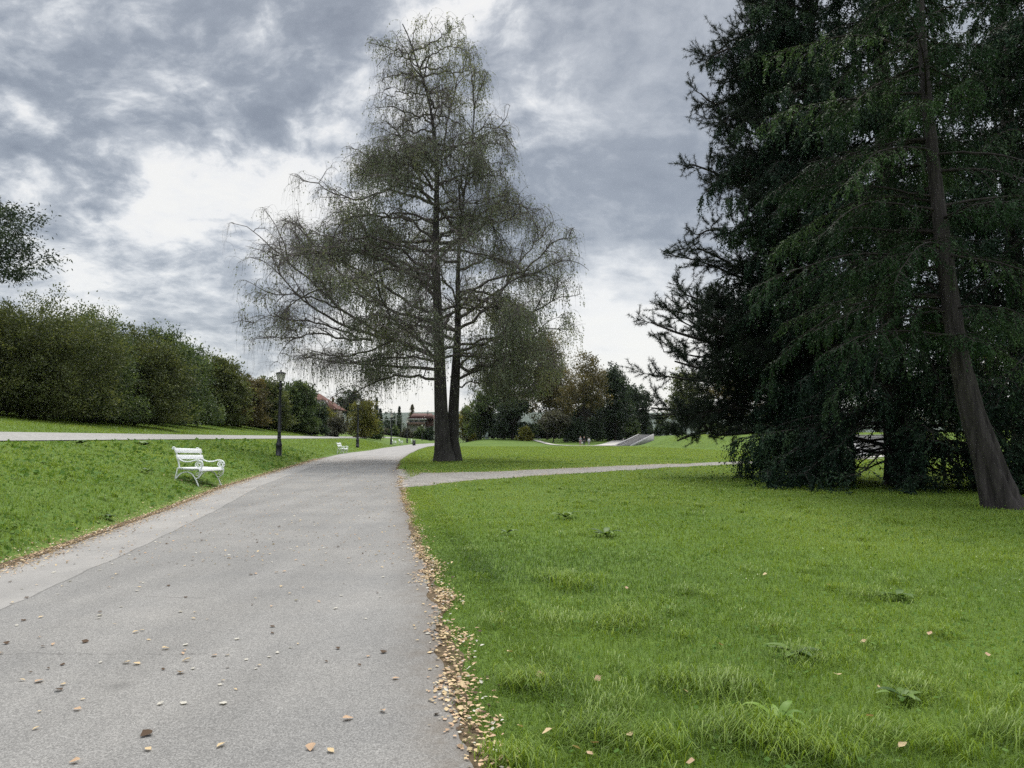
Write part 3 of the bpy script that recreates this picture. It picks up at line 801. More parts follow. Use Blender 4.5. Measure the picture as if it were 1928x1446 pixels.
    lx = np.array([at(x, 500, BY)[0] for x in (600, 505, 496, 474, 456, 446, 448, 482, 530, 585, 622, 636, 692, 688, 684, 692, 708, 745)])
    rz_ = np.array([at(700, y, BY)[2] for y in (790, 740, 690, 620, 560, 500, 440, 400, 370, 330, 290, 250, 200, 150, 100, 70, 40, 0)])
    rx_ = np.array([at(x, 500, BY)[0] for x in (930, 1040, 1080, 1095, 1090, 1090, 1088, 1068, 1030, 985, 975, 982, 945, 922, 920, 915, 850, 830)])
    def inside(P, slack=1.0):
        z = P[..., 2]; c = np.interp(z, [0, 10, 20, 30], [-4.0, -4.2, -4.8, -5.8])
        L_ = np.interp(z, lz, lx); R_ = np.interp(z, rz_, rx_)
        hw = np.where(P[..., 0] < c, c - L_, R_ - c); dep = .5 * (R_ - L_)
        return ((P[..., 0] - c) / hw) ** 2 + ((P[..., 1] - BY) / np.maximum(dep, .5)) ** 2 < slack
    # limbs all around the stems, as long as the crown is wide in that direction
    zs = 5.0 + 22 * (np.arange(70) / 69.) ** 1.05
    for i, z in enumerate(zs):
        two = i % 3 == 0 and z < 20
        src_ = tr2 if two else tr1
        st = src_[int(np.argmin(np.abs(src_[:, 2] - z)))]
        az = i * 2.399 + random.uniform(-.4, .4)
        lx_, rx2 = float(np.interp(z + 1.5, lz, lx)), float(np.interp(z + 1.5, rz_, rx_))
        ca = math.cos(az)
        side_ = (st[0] - lx_) if ca < 0 else (rx2 - st[0])
        rad = (ca * ca * side_ + (1 - ca * ca) * .5 * (rx2 - lx_)) * random.uniform(.7, 1.0)
        d = np.array([[ca, math.sin(az), random.uniform(.15, .6)]])
        LP.append(grow(st[None], d, max(.8, rad), K, .13, .13)[0]); LR.append((.02 + .009 * rad) * (1 - np.linspace(0, 1, K)) + .012)
    for tr in (tr1, tr2):
        LP.append(resample(tr[int(len(tr) * .55):], K)); LR.append(np.full(K, .012))
    LP = np.array(LP); LR = np.array(LR)
    LP[:, 1:-1] += rng.normal(size=LP[:, 1:-1].shape) * np.array([.05, .12, .06])
    # forked sub-limbs on the long limbs
    ln0 = np.linalg.norm(np.diff(LP, axis=1), axis=2).sum(1)
    lg = np.where(ln0 > 5.0)[0]
    S, T, idx, t = sample_on(LP[lg], 4, .35, .95); n_ = len(S)
    sd_ = runit(n_); sd_[:, 2] = sd_[:, 2] * .4 + .25
    L15 = (.22 + .2 * rng.random(n_)) * ln0[lg][idx] * (1.25 - .6 * t)
    SL_ = grow(S, T * .8 + sd_ * .65, L15, K, .11, .10)
    kk = inside(SL_[:, 10], 1.05) & (SL_[:, -1, 2] > 3.4); SL_ = SL_[kk]; L15 = L15[kk]
    LP = np.concatenate([LP, SL_]); LR = np.concatenate([LR, (.012 + .008 * L15)[:, None] * (1 - np.linspace(0, 1, K)) + .010])
    bb = MB(); bb.tubes(loc(LP), LR, 7)
    ln = np.linalg.norm(np.diff(LP, axis=1), axis=2).sum(1)
    # secondary branches
    S, T, idx, t = sample_on(LP, 22, .14, 1.0)
    kk = rng.random(len(S)) < np.clip(ln[idx] / 6.5, .12, 1) * np.interp(S[:, 2], [4, 14, 20, 27], [.62, .55, .5, .5]); S, T, idx, t = S[kk], T[kk], idx[kk], t[kk]
    n = len(S); side = runit(n); side[:, 2] *= .5
    D = T * .55 + norm(side) * .75 + np.array([0, 0, .42])
    L2 = (.8 + 1.9 * rng.random(n)) * (1.1 - .45 * t) * np.clip(ln[idx] / 7, .5, 1.3)
    B2 = grow(S, D, L2, 8, .14, .32)
    ok = inside(B2[:, -1], 1.08) & (B2[:, -1, 2] > 3.2); B2 = B2[ok]; L2 = L2[ok]
    bb.tubes(loc(B2), taper(len(B2), 8, .016 + .007 * L2, .007), 4)
    S, T, idx, t = sample_on(B2, 5, .2, 1.0)
    n = len(S); D = T * .5 + runit(n) * .8 + np.array([0, 0, .15]); L3 = .35 + .8 * rng.random(n)
    B3 = grow(S, D, L3, 5, .18, .5); ok = inside(B3[:, -1], 1.1) & (B3[:, -1, 2] > 3.0); B3 = B3[ok]
    bb.tubes(loc(B3), taper(len(B3), 5, .009, .005), 3)
    bb.build('branches', M['twig'], root, True)
    # weeping strands
    src = np.concatenate([B2[:, [3, 4, 5, 6, 7]].reshape(-1, 3), B3[:, [2, 4]].reshape(-1, 3)])
    src = src[rng.random(len(src)) < .85]
    n = len(src); D = runit(n) * .8 + np.array([0, 0, -.1])
    zf = np.clip((src[:, 2] - 4) / 10, 0, 1)
    Ls = (.4 + 1.25 * rng.random(n) ** 1.3) * (.8 + .35 * zf) * (1 + .75 * smooth(src[:, 2], 9.5, 5.5))
    ST = grow(src, D, Ls, 7, .1, .95, .5)
    ok = inside(ST[:, -1], 1.15) & (ST[:, -1, 2] > 2.3 + .9 * rng.random(n)); ST = ST[ok]; Ls = Ls[ok]
    sb = MB(); sb.tubes(loc(ST), taper(len(ST), 7, .0045, .003), 3)
    sb.build('hanging_twigs', M['twig'], root)
    # leaves: fewer towards the outside and on the windward left flank
    S, T, idx, t = sample_on(ST, 10, .05, 1.0)
    bare = fbm(S[:, 0] * .35 + 4, S[:, 2] * .35, 3)
    leftness = smooth(-S[:, 0], 8, 16)
    low = smooth(S[:, 2], 13, 5)
    keep = rng.random(len(S)) < np.clip(.12 + .50 * smooth(bare, .40, .66) + .12 * smooth(S[:, 0], -5, -1) - .30 * leftness + .22 * low * (1 - leftness), .08, .9)
    S, T = S[keep], T[keep]; n = len(S)
    U = norm(T * .4 + runit(n) * .8 + np.array([0, 0, -.55])); W = norm(np.cross(U, runit(n)))
    L = .075 + .055 * rng.random(n)
    tint = np.clip(.25 + .35 * rng.random(n) + .5 * smooth(fbm(S[:, 0] * .5, S[:, 2] * .4, 12), .45, .75) * rng.random(n), 0, 1)
    lb = MB(); lb.leaves(S - org, U, W, L, L * .72, tint); lb.build('crown', M['birch_leaf'], root)
    print('birch', len(B2), len(B3), len(ST), n)
birch()

# ------------------------------------------------------------------ conifers
def sprays(mb, P, step, L, W, tint0, flat=True, mat=0, droop=.25):
    """two-ranked flat leaflets along polylines P (n,K,3)"""
    ln = np.linalg.norm(np.diff(P, axis=1), axis=2).sum(1)
    m = max(3, int(np.mean(ln) / step))
    S, T, idx, t = sample_on(P, m, .04, 1.0)
    n = len(S)
    up = norm(np.array([0, 0, 1.]) + .5 * rng.normal(size=(n, 3)))
    sd = norm(np.cross(T, up)); sg = np.where(rng.random(n) < .5, -1., 1.)[:, None]
    U = norm(T * .75 + sd * sg * .8 + np.array([0, 0, -droop]) + .25 * rng.normal(size=(n, 3)))
    Wv = norm(np.cross(U, up) + .5 * runit(n))
    Ln = L * (.6 + .7 * rng.random(n)) * (1.1 - .5 * t)
    mb.leaves(S, U, Wv, Ln, W * (.7 + .6 * rng.random(n)), np.clip(tint0[idx] + .22 * rng.normal(size=n), 0, 1), mat)

def low_gap(P):
    """openings under the skirts, where the lawn and the steps show"""
    e = P[:, -1] if P.ndim == 3 else P
    a = e[:, 0] / np.maximum(e[:, 1], 1.) * F + CX
    r = rng.random(len(e))
    return ~((e[:, 2] < 1.75 + .5 * r) & (((a > 1606) & (a < 1668)) | ((a > 1742) & (a < 1800) & (r < .55)) | (a > 1800) & (a < 1850) & (r < .3)))

def conifer(name, label, trunk_pts, trunk_r, zlo, zhi, rad, nb, mat, bark, sub=12, hang=3, hang_len=(.4, 1.1), droop=.22, leaf=(.12, .035, .055), azbias=None, floor=.25, sides=18, flute=.0, up0=.12, outer=.25, zpow=1.0, hangfun=None):
    base = trunk_pts[0].copy(); root = empty(name, tuple(base)); tag(root, label, 'tree'); org = base
    NR = 130 if flute > .1 else 48; TP = resample(np.asarray(trunk_pts, float), NR)
    zs_ = np.asarray(trunk_pts)[:, 2]; RR = np.interp(TP[:, 2], zs_, trunk_r)
    tb = MB(); tb.tubes(TP - org, RR, sides)
    if flute:
        V = tb.V[0].reshape(NR, sides, 3); a = np.arange(sides) * 2 * np.pi / sides
        for k in range(NR):
            c = TP[k] - org; h = max(0., 1 - (TP[k, 2] - base[2]) / 5.)
            f = 1 + flute * (.35 + h) * (.5 * np.sin(a * 5 + TP[k, 2] * .35) + .3 * np.sin(a * 9 - TP[k, 2] * .5) + .25 * np.sin(a * 2 + 1.) * h) + .02 * rng.normal(size=sides) + .16 * (vnoise(np.arange(sides) * .55, np.full(sides, TP[k, 2] * .9), 5) - .5) * (vnoise(np.zeros(1), np.array([TP[k, 2] * .4]), 8)[0] + .4)
            V[k] = c + (V[k] - c) * f[:, None]
        tb.V[0] = V.reshape(-1, 3)
    tb.build('trunk', bark, root, True)
    z = zlo + (zhi - zlo) * rng.random(nb) ** zpow
    k = np.array([int(np.argmin(np.abs(TP[:, 2] - q))) for q in z])
    S = TP[k].copy(); S[:, 2] = z
    az = rng.random(nb) * 2 * np.pi if azbias is None else azbias(nb)
    L = np.interp(z, rad[0], rad[1]) * (.6 + .55 * rng.random(nb))
    if len(rad) > 2: L *= rad[2](az, z)
    D = np.stack([np.cos(az), np.sin(az), np.full(nb, up0) + .15 * rng.normal(size=nb)], -1)
    B1 = grow(S, D, L, 12, .07, droop * 1.0)
    # tips sweep up a little
    B1[:, 8:, 2] += (np.linspace(0, 1, 4) ** 2 * .06)[None] * L[:, None]
    B1[:, :, 2] = np.maximum(B1[:, :, 2], base[2] + floor + .4)
    kp = low_gap(B1); B1, L, tb0 = B1[kp], L[kp], None; nb = len(B1)
    br = MB(); br.tubes(B1 - org, taper(nb, 12, .012 + .007 * L, .006), 5)
    sub = int(sub * 1.35)
    S, T, idx, t = sample_on(B1, sub, outer, 1.0)
    n = len(S); sd = norm(np.cross(T, np.array([0, 0, 1.]))) * np.where(rng.random(n) < .5, -1., 1.)[:, None]
    D = T * .7 + sd * .8 + np.array([0, 0, -.08]) + .2 * rng.normal(size=(n, 3))
    L2 = (.25 + .22 * L[idx] * (1.15 - t)) * (.6 + .8 * rng.random(n))
    B2 = grow(S, D, L2, 6, .1, .28); B2[:, :, 2] = np.maximum(B2[:, :, 2], base[2] + floor)
    kp = low_gap(B2); B2, idx, t, L2 = B2[kp], idx[kp], t[kp], L2[kp]; n = len(B2)
    br.tubes(B2 - org, taper(n, 6, .010, .005), 3)
    br.build('branches', M['dark_bark'], root)
    lb = MB()
    tb1 = np.clip(.36 + .34 * rng.normal(size=nb), .0, 1.)
    t2 = np.clip(tb1[idx] + .12 * rng.normal(size=n), 0, 1)
    sprays(lb, B2 - org, leaf[2], leaf[0], leaf[1], t2)
    kp = low_gap(B1); tipP = B1[kp, 6:]; sprays(lb, tipP - org, leaf[2] * .8, leaf[0], leaf[1], tb1[kp])
    if hang:
        S, T, i3, t3 = sample_on(B2, hang, .25, 1.0); m_ = len(S)
        D = T * .5 + runit(m_) * .35 + np.array([0, 0, -.5]); hl = (hang_len[0] + (hang_len[1] - hang_len[0]) * rng.random(m_) ** 1.5) * np.where(S[:, 2] < 3.2, 1.0, .62)
        if hangfun is not None: hl = hl * hangfun(S)
        H = grow(S, D, hl, 6, .08, .9, .4); H[:, :, 2] = np.maximum(H[:, :, 2], base[2] + floor * rng.random(m_)[:, None] + .05)
        kp = low_gap(H); H, i3 = H[kp], i3[kp]
        sprays(lb, H - org, leaf[2], leaf[0], leaf[1], np.clip(t2[i3] - .08, 0, 1))
    lb.build('crown', mat, root)
    print(name, nb, n, sum(len(q) for q in lb.Q))
    return root

# leaning trunk, the nearest
TA = np.array([at(x, y, 16.6) for x, y in [(1890, 962), (1880, 940), (1862, 880), (1830, 780), (1806, 680), (1790, 580), (1778, 480), (1768, 400), (1757, 300), (1746, 200), (1738, 100), (1732, 0), (1726, -200), (1722, -420), (1720, -520)]])
TA[0, 2] = -.05
rA = np.array([39, 31, 24, 20, 17.5, 15.5, 14, 12.5, 11, 9.5, 8, 6.8, 4.6, 3, 1]) * 16.6 / F
conifer('conifer_tree', 'conifer with a bare leaning grey trunk, nearest of the dark conifers', TA, rA, 3.6, 15.5, ([3, 6, 10, 16], [3.6, 4.3, 3.8, 2.4], lambda a, z: .65 + .35 * np.cos(a - 2.9) ** 2),
        92, M['thuja'], M['con_bark'], 18, 5, (.2, .6), .19, (.09, .028, .032), lambda n: np.where(rng.random(n) < .72, rng.uniform(.15 * math.pi, 1.12 * math.pi, n), np.where(rng.random(n) < .5, rng.normal(-1.5, .6, n), rng.uniform(-math.pi, math.pi, n))), .6, 56, .18, .1, .08)
# drooping spruce in the middle
bB = gp(1692, 914); TB = np.array([[bB[0], bB[1], -.05], [bB[0], bB[1], .6], [bB[0] - .05, bB[1], 5], [bB[0] - .1, bB[1], 12], [bB[0], bB[1], 22]])
conifer('conifer_tree', 'spruce with weeping curtains of branches reaching the grass in two dark skirts', TB, [.52, .42, .35, .26, .05], .9, 19, ([0, 2, 6, 12, 20], [4.6, 5.2, 5.4, 4.4, 1.6]),
        200, M['conifer'], M['dark_bark'], 19, 5, (.3, 1.25), .20, (.13, .05, .055), lambda n: np.where(rng.random(n) < .34, rng.normal(-1.75, .6, n), rng.uniform(-math.pi, math.pi, n)), .12, 18, .08, .05, .05, 2.1,
        lambda S: np.where((S[:, 2] < 2.6) & (np.abs(S[:, 0] - (bB[0] - .3)) < 1.0) & (S[:, 1] < bB[1] + 3) & (rng.random(len(S)) < .9), .25, 1.0))
# a second weeping spruce to the left of it
bB2 = gp(1530, 905) + np.array([0, 1.2, 0]); TB2 = np.array([[bB2[0], bB2[1], -.05], [bB2[0], bB2[1], .6], [bB2[0] + .05, bB2[1], 5], [bB2[0] + .1, bB2[1], 11], [bB2[0], bB2[1], 19]])
conifer('conifer_tree', 'narrow weeping spruce whose lowest branches brush the grass left of the stairs', TB2, [.4, .32, .28, .2, .04], .9, 18, ([0, 2, 6, 12, 19], [2.2, 2.6, 3.6, 3.8, 2.6]),
        150, M['conifer'], M['dark_bark'], 17, 5, (.3, 1.25), .22, (.13, .05, .055), None, .12, 16, .08, .05, .05, 1.5)
bD = np.array([15.6, 21.5, 0.])
TD = np.array([[bD[0], bD[1], -.05], [bD[0], bD[1], .6], [bD[0], bD[1], 6], [bD[0], bD[1], 13], [bD[0], bD[1], 21]])
conifer('conifer_tree', 'dark spruce at the edge of the photo behind the leaning trunk', TD, [.55, .42, .36, .25, .04], .8, 19, ([0, 3, 8, 13, 21], [4.6, 4.8, 4.4, 3.6, 1.2]),
        165, M['conifer'], M['dark_bark'], 17, 4, (.3, 1.0), .22, (.13, .05, .055), None, .12, 16, .08, .05, .08)
bE = np.array([20.5, 31., 0.])
TE = np.array([[bE[0], bE[1], -.05], [bE[0], bE[1], .6], [bE[0], bE[1], 6], [bE[0], bE[1], 14], [bE[0], bE[1], 25]])
conifer('conifer_tree', 'tall spruce standing furthest back among the dark conifers', TE, [.5, .4, .34, .26, .04], 4.0, 23, ([0, 3, 9, 16, 25], [4.0, 4.6, 4.6, 3.6, 1.2]),
        150, M['conifer'], M['dark_bark'], 16, 4, (.3, 1.0), .22, (.17, .06, .075), None, .3, 14, .08, .05, .08)

# black pine with long limbs to the left
def pine():
    Y0 = 29.5; b = at(1545, 890, Y0); b[2] = 0
    root = empty('pine_tree', tuple(b)); tag(root, 'dark long-needled pine reaching its bare limbs out over the lawn', 'tree')
    TP = resample(np.array([[b[0], Y0, -.05], [b[0] - .1, Y0, 4], [b[0] + .1, Y0, 9], [b[0] - .1, Y0, 14], [b[0] + .15, Y0, 18.5], [b[0], Y0, 22]]), 30)
    tb = MB(); tb.tubes(TP - b, np.linspace(.5, .08, 30), 14); tb.build('trunk', M['dark_bark'], root, True)
    m = Y0 / F
    limbs = [([(1545, 650), (1450, 720), (1400, 750), (1358, 773), (1300, 790), (1262, 775)], 8, -1), ([(1545, 700), (1470, 760), (1404, 791), (1325, 812), (1280, 830)], 8, .5), ([(1545, 720), (1440, 792), (1390, 790), (1340, 775), (1280, 771), (1240, 765)], 8, 1.5),
             ([(1545, 600), (1460, 640), (1400, 660), (1320, 640), (1270, 625), (1225, 607)], 7, 0), ([(1545, 580), (1450, 640), (1380, 690), (1300, 700), (1250, 690)], 7, -2), ([(1545, 560), (1470, 590), (1400, 590), (1330, 560), (1300, 545)], 6, 1),
             ([(1545, 540), (1480, 560), (1410, 530), (1350, 495), (1300, 478)], 6, -1), ([(1545, 480), (1470, 470), (1400, 440), (1350, 420), (1325, 430)], 5, 1), ([(1545, 420), (1470, 400), (1400, 360), (1340, 330), (1298, 318)], 6, -.5),
             ([(1545, 360), (1480, 340), (1410, 310), (1360, 300)], 5, 2), ([(1545, 300), (1480, 280), (1420, 240), (1370, 225), (1350, 250)], 5, -1), ([(1545, 260), (1470, 220), (1400, 180), (1345, 190), (1325, 165)], 5, .5),
             ([(1545, 220), (1480, 160), (1420, 120), (1370, 105), (1325, 130)], 5, -1), ([(1545, 160), (1490, 100), (1440, 60), (1390, 55), (1340, 95)], 5, 1), ([(1545, 100), (1500, 40), (1440, 5), (1410, 10)], 4, 0), ([(1545, 40), (1490, -30), (1430, -60)], 4, -1),
             ([(1545, 740), (1480, 790), (1400, 815), (1330, 820), (1300, 800)], 5, -2)]
    K = 14; LP, LR = [], []
    for pts, wp, dep in limbs:
        LP.append(pxpoly(pts, Y0, K, dep)); LR.append(np.linspace(wp * m, .03, K))
    for i in range(64):
        z = 3.2 + 17.5 * i / 64; k = int(np.argmin(np.abs(TP[:, 2] - z))); az = random.uniform(.35, 2 * math.pi - .35) if i % 2 else random.uniform(math.pi * .55, math.pi * 1.45)
        L = float(np.interp(z, [3, 6, 12, 18, 22], [4.6, 4.8, 4.2, 3.6, 1.5])) * random.uniform(.7, 1.05)
        LP.append(grow(TP[k][None], np.array([[math.cos(az), math.sin(az), random.uniform(-.1, .4)]]), L, K, .12, -.02)[0]); LR.append(np.linspace(.05 + .008 * L, .02, K))
    for i in range(20):
        z = random.uniform(2.4, 7.0); k = int(np.argmin(np.abs(TP[:, 2] - z)))
        LP.append(grow(TP[k][None], np.array([[-1, random.uniform(-.55, .55), random.uniform(-.05, .12)]]), random.uniform(4.2, 6.9), K, .12, .02)[0]); LR.append(np.linspace(.09, .02, K))
    ok_ = [i for i, p in enumerate(LP) if p[-1][2] > 1.7 or i < 8]
    LP = np.array([LP[i] for i in ok_]); LR = np.array([LR[i] for i in ok_])
    br = MB(); br.tubes(LP - b, LR, 7)
    S, T, idx, t = sample_on(LP, 15, .2, 1.0); n = len(S)
    D = T * .7 + runit(n) * .7 + np.array([0, 0, .12]); L2 = (.5 + 1.2 * rng.random(n)) * (1.15 - .5 * t)
    B2 = grow(S, D, L2, 7, .16, -.06); B2 = B2[B2[:, -1, 2] > 1.25]; n = len(B2); br.tubes(B2 - b, taper(n, 7, .02, .009), 4)
    S, T, idx2, t = sample_on(B2, 6, .2, 1.0); n = len(S)
    D = T * .6 + runit(n) * .75 + np.array([0, 0, .1]); B3 = grow(S, D, .25 + .45 * rng.random(n), 4, .15, -.05); B3 = B3[B3[:, -1, 2] > 1.1]; n = len(B3); br.tubes(B3 - b, taper(n, 4, .010, .006), 3)
    br.build('branches', M['dark_bark'], root, True)
    lb = MB()
    tips = np.concatenate([B3[:, -1], B3[:, 2], B3[:, 1], B2[:, -1]]); td = norm(np.concatenate([B3[:, -1] - B3[:, -2], B3[:, 2] - B3[:, 1], B3[:, 1] - B3[:, 0], B2[:, -1] - B2[:, -2]]))
    n = len(tips); q = 24
    C = np.repeat(tips, q, 0) - np.repeat(td, q, 0) * (.16 * rng.random((n * q, 1)))
    U = norm(np.repeat(td, q, 0) * .55 + runit(n * q) * .95); W = norm(np.cross(U, runit(n * q)))
    tt = np.clip(np.repeat(.35 + .22 * rng.normal(size=n), q) + .1 * rng.normal(size=n * q), 0, 1)
    lb.needles(C - b, U, W, .12 + .07 * rng.random(n * q), .016, tt)
    lb.build('crown', M['pine'], root)
    print('pine', n, n * q)
pine()

# ------------------------------------------------------------------ broadleaf trees and shrubs
def broadleaf(name, label, base, blobs, nclump, per, leaf, mat, trunk_r=.2, nst=1, group=None, bark='dark_bark', asp=.6, fill=.55, cr=.55, cat='tree', upright=.15, skirt=0):
    """blobs: (dx,dy,dz,rx,ry,rz) relative to base."""
    base = np.asarray(base, float); root = empty(name, tuple(base)); tag(root, label, cat, group)
    bl = np.array(blobs, float); vol = (bl[:, 3] * bl[:, 4] * bl[:, 5]) ** .8; pick = rng.choice(len(bl), nclump, p=vol / vol.sum())
    u = runit(nclump); rr = fill + (1 - fill) * rng.random(nclump) ** .6
    rr = np.where(rng.random(nclump) < .12, 1.12, rr)
    C = bl[pick, :3] + u * bl[pick, 3:] * rr[:, None]
    C[:, 2] = np.maximum(C[:, 2], .25 + .3 * rng.random(nclump))
    csz = cr * (.55 + .8 * rng.random(nclump))
    ctint = np.clip(.38 + .2 * rng.normal(size=nclump), 0, 1)
    # trunk and limbs
    tb = MB(); top = bl[:, 2].max() + .2 * bl[:, 5].max()
    stems = []
    for s in range(nst):
        a = random.uniform(0, 6.28); o = np.array([math.cos(a), math.sin(a), 0]) * (0 if nst == 1 else random.uniform(.1, .5 * nst * .4))
        tgt = bl[s % len(bl), :3] * np.array([.7, .7, 1]) + np.array([0, 0, .2 * bl[s % len(bl), 5]])
        P = np.array([o + [0, 0, -.1], o * 1.1 + [0, 0, top * .15], o * 1.2 + (tgt - o) * .5 + rng.normal(size=3) * .12 * top * .2, tgt])
        P = resample(P, 12); stems.append(P); tb.tubes(P, np.linspace(trunk_r, trunk_r * .2, 12), 8)
    tb.build('trunk', M[bark], root, True)
    lm = MB(); nl = min(nclump, 46); sel = rng.choice(nclump, nl, replace=False)
    LP = []
    for i in sel:
        P = stems[random.randrange(nst)]; k = random.randint(3, 9); c = C[i]
        mid = P[k] * .5 + c * .5 + np.array([0, 0, -.08 * np.linalg.norm(c - P[k])]) + rng.normal(size=3) * .15
        LP.append(resample(np.array([P[k], mid, c]), 7))
    lm.tubes(np.array(LP), taper(nl, 7, trunk_r * .32, .015), 5); lm.build('branches', M[bark], root)
    # foliage: leafy twigs spread through each clump
    n = nclump * per; ci = np.repeat(np.arange(nclump), per)
    off = rng.normal(size=(n, 3)) * np.array([1, 1, .75]) * .5
    P = C[ci] + off * csz[ci][:, None]
    out = norm(P - (bl[pick, :3][ci] - np.array([0, 0, .3]))); U = norm(out * .7 + runit(n) * .9 + np.array([0, 0, upright])); W = norm(np.cross(U, runit(n)))
    L = leaf * (.6 + .8 * rng.random(n))
    keep = P[:, 2] > .05
    lb = MB(); lb.leaves(P[keep], U[keep], W[keep], L[keep], L[keep] * asp, np.clip(ctint[ci] + .15 * rng.normal(size=n), 0, 1)[keep]); lb.build('crown', mat, root)
    return root

def bush_at(px, Y, ybase=None, s=None):
    X = (px - CX) / F * Y * 1.0
    return np.array([X, Y, H1(X, Y)])

def zpx(py, Y): return CAMH + (HOR - py) / F * Y

hedge = [  # px centre, depth, half width px, top py, material, leaf, label
    (-60, 47, 110, 560, 'fol_olive', 'olive green hedge tree cut by the edge of the photo'),
    (75, 49, 95, 545, 'fol_olive', 'olive brown hedge tree with sprouting top shoots beneath the overhanging branch'),
    (160, 55, 75, 568, 'fol_green', 'hedge tree with a spiky dark shoot breaking the skyline'),
    (235, 60, 75, 610, 'fol_olive', 'broad olive hedge tree between spiky shoot and rounded green tree'),
    (295, 70, 55, 606, 'fol_green', 'greener rounded hedge tree with knobbly leafy top'),
    (345, 78, 48, 648, 'fol_green', 'dark green hedge tree just above the near bench'),
    (398, 88, 45, 664, 'fol_olive', 'dense rounded hedge tree with pale lace-like top'),
    (445, 96, 40, 696, 'fol_rust', 'low brownish hedge tree left of the nearest lamp'),
    (497, 104, 34, 702, 'fol_olive', 'yellowish hedge tree directly behind the nearest lamp'),
    (548, 112, 34, 706, 'fol_green', 'dark green conical hedge tree between nearest lamp and tiled house'),
    (585, 118, 22, 756, 'fol_deep', 'low dark bush under the red tiled roof'),
    (-10, 60, 90, 555, 'fol_deep', 'deep green tree filling the back of the hedge near the photo edge'),
    (130, 66, 100, 590, 'fol_deep', 'deep green tree behind the two olive hedge trees'),
    (330, 92, 60, 668, 'fol_deep', 'deep green tree in the shade behind the rounded hedge trees'),
]
for i, (px, Y, hw, top, mk, lb) in enumerate(hedge):
    b = bush_at(px, Y); w = hw * 1.3 / F * Y; h = (zpx(top, Y) - b[2]) * (.93 if i < 7 or i > 10 else .88)
    blobs = []
    for q in range(5):
        blobs.append((random.uniform(-.45, .45) * w, random.uniform(-.4, .5) * w, h * random.uniform(.38, .62), w * random.uniform(.55, .8), w * random.uniform(.5, .7), h * random.uniform(.26, .36)))
    blobs.append((random.uniform(-.3, .3) * w, 0, h * .74, w * .5, w * .5, h * .25))
    for q in range(10):
        sx = random.uniform(-.85, .85); blobs.append((sx * w, random.uniform(-.3, .3) * w, h * (.80 - .22 * sx * sx) + .03 * h, .10 * w + .10, .12 * w + .12, h * random.uniform(.14, .30)))
    blobs += [(-.6 * w, .1 * w, h * .14, w * .5, w * .5, h * .16), (.1 * w, 0, h * .13, w * .5, w * .5, h * .15), (.65 * w, .1 * w, h * .14, w * .5, w * .5, h * .16)]
    blobs.append((-.4 * w, -.3 * w, h * .3, w * .6, w * .5, h * .28)); blobs.append((.45 * w, -.3 * w, h * .28, w * .55, w * .5, h * .26))
    lf = max(.13, .0027 * Y)
    nclump = int(420 + 13 * hw); per = 40
    broadleaf('hedge_tree', lb, b, blobs, nclump, per, lf, M[mk], .12, 4, 'trees of the hedge along the upper road', cr=.06 * h + .15)

# ragged shoots: a taller tree overhangs from outside the frame
bx = at(-130, 800, 41); bz = H1(bx[0], 41)
broadleaf('ash_tree', 'tall tree with feathery compound leaves leaning in from the photo edge', (bx[0], 41, bz), [(-.6, 0, 9.4, 3.6, 3.2, 2.8), (1.9, -.3, 10.1, 3.3, 2, 1.2), (2.5, 0, 8.5, 3.3, 2, 1.1), (-1.4, 0, 11.2, 3.2, 3, 2.0)], 620, 70, .19, M['fol_deep'], .24, 1, asp=.35, cr=.62, upright=-.35, fill=.2)

def shrub(label, px, Y, hw, top, mat, group=None, n=120, per=40, leaf=None, name='shrub', cat='shrub', basepy=None, trunk=.05, nst=4, lift=0.0, fill=.45):
    b = bush_at(px, Y)
    if basepy is not None: b[2] = zpx(basepy, Y)
    w = hw / F * Y; h = max(.6, zpx(top, Y) - b[2])
    lo = lift * h; hh = (h - lo)
    blobs = [(random.uniform(-.35, .35) * w, random.uniform(-.3, .3) * w, lo + hh * random.uniform(.4, .6), w * random.uniform(.55, .75), w * .6, hh * random.uniform(.3, .42)) for _ in range(4)] + [(0, 0, lo + hh * .68, w * .5, w * .5, hh * .3)]
    if lift == 0: blobs += [(-.4 * w, -.2 * w, h * .25, w * .55, w * .5, h * .26), (.4 * w, -.2 * w, h * .25, w * .55, w * .5, h * .26)]
    return broadleaf(name, label, b, blobs, n, per, leaf or max(.14, .0024 * Y), mat, trunk, nst, group, cr=.10 * h + .12, cat=cat, fill=fill)

gB = 'shrubs beyond the far bank'
shrub('pale yellow green shrub in front of the tiled house', 612, 128, 22, 768, M['fol_yellow'], gB)
shrub('grey brown twiggy shrub left of the second lamp', 632, 126, 20, 785, M['fol_grey'], gB, 90)
shrub('tall golden green shrub behind the second lamp', 684, 140, 28, 752, M['fol_yellow'], gB, 200)
shrub('dark green shrub at the foot of the golden shrub', 705, 150, 18, 790, M['fol_green'], gB)
for i, (px, hw, tp, mk, lb) in enumerate([(722, 12, 806, 'fol_grey', 'greyish low bush next to the third lamp'), (744, 13, 803, 'fol_green', 'low green bush right of the third lamp'), (768, 14, 808, 'fol_grey', 'low grey bush before the balcony house'), (790, 12, 805, 'fol_green', 'low bush under the fifth lamp head'), (808, 10, 806, 'fol_deep', 'small dark bush close to the birch trunk')]):
    shrub(lb, px, 228, hw, tp, M[mk], gB, 70, 30, basepy=830)
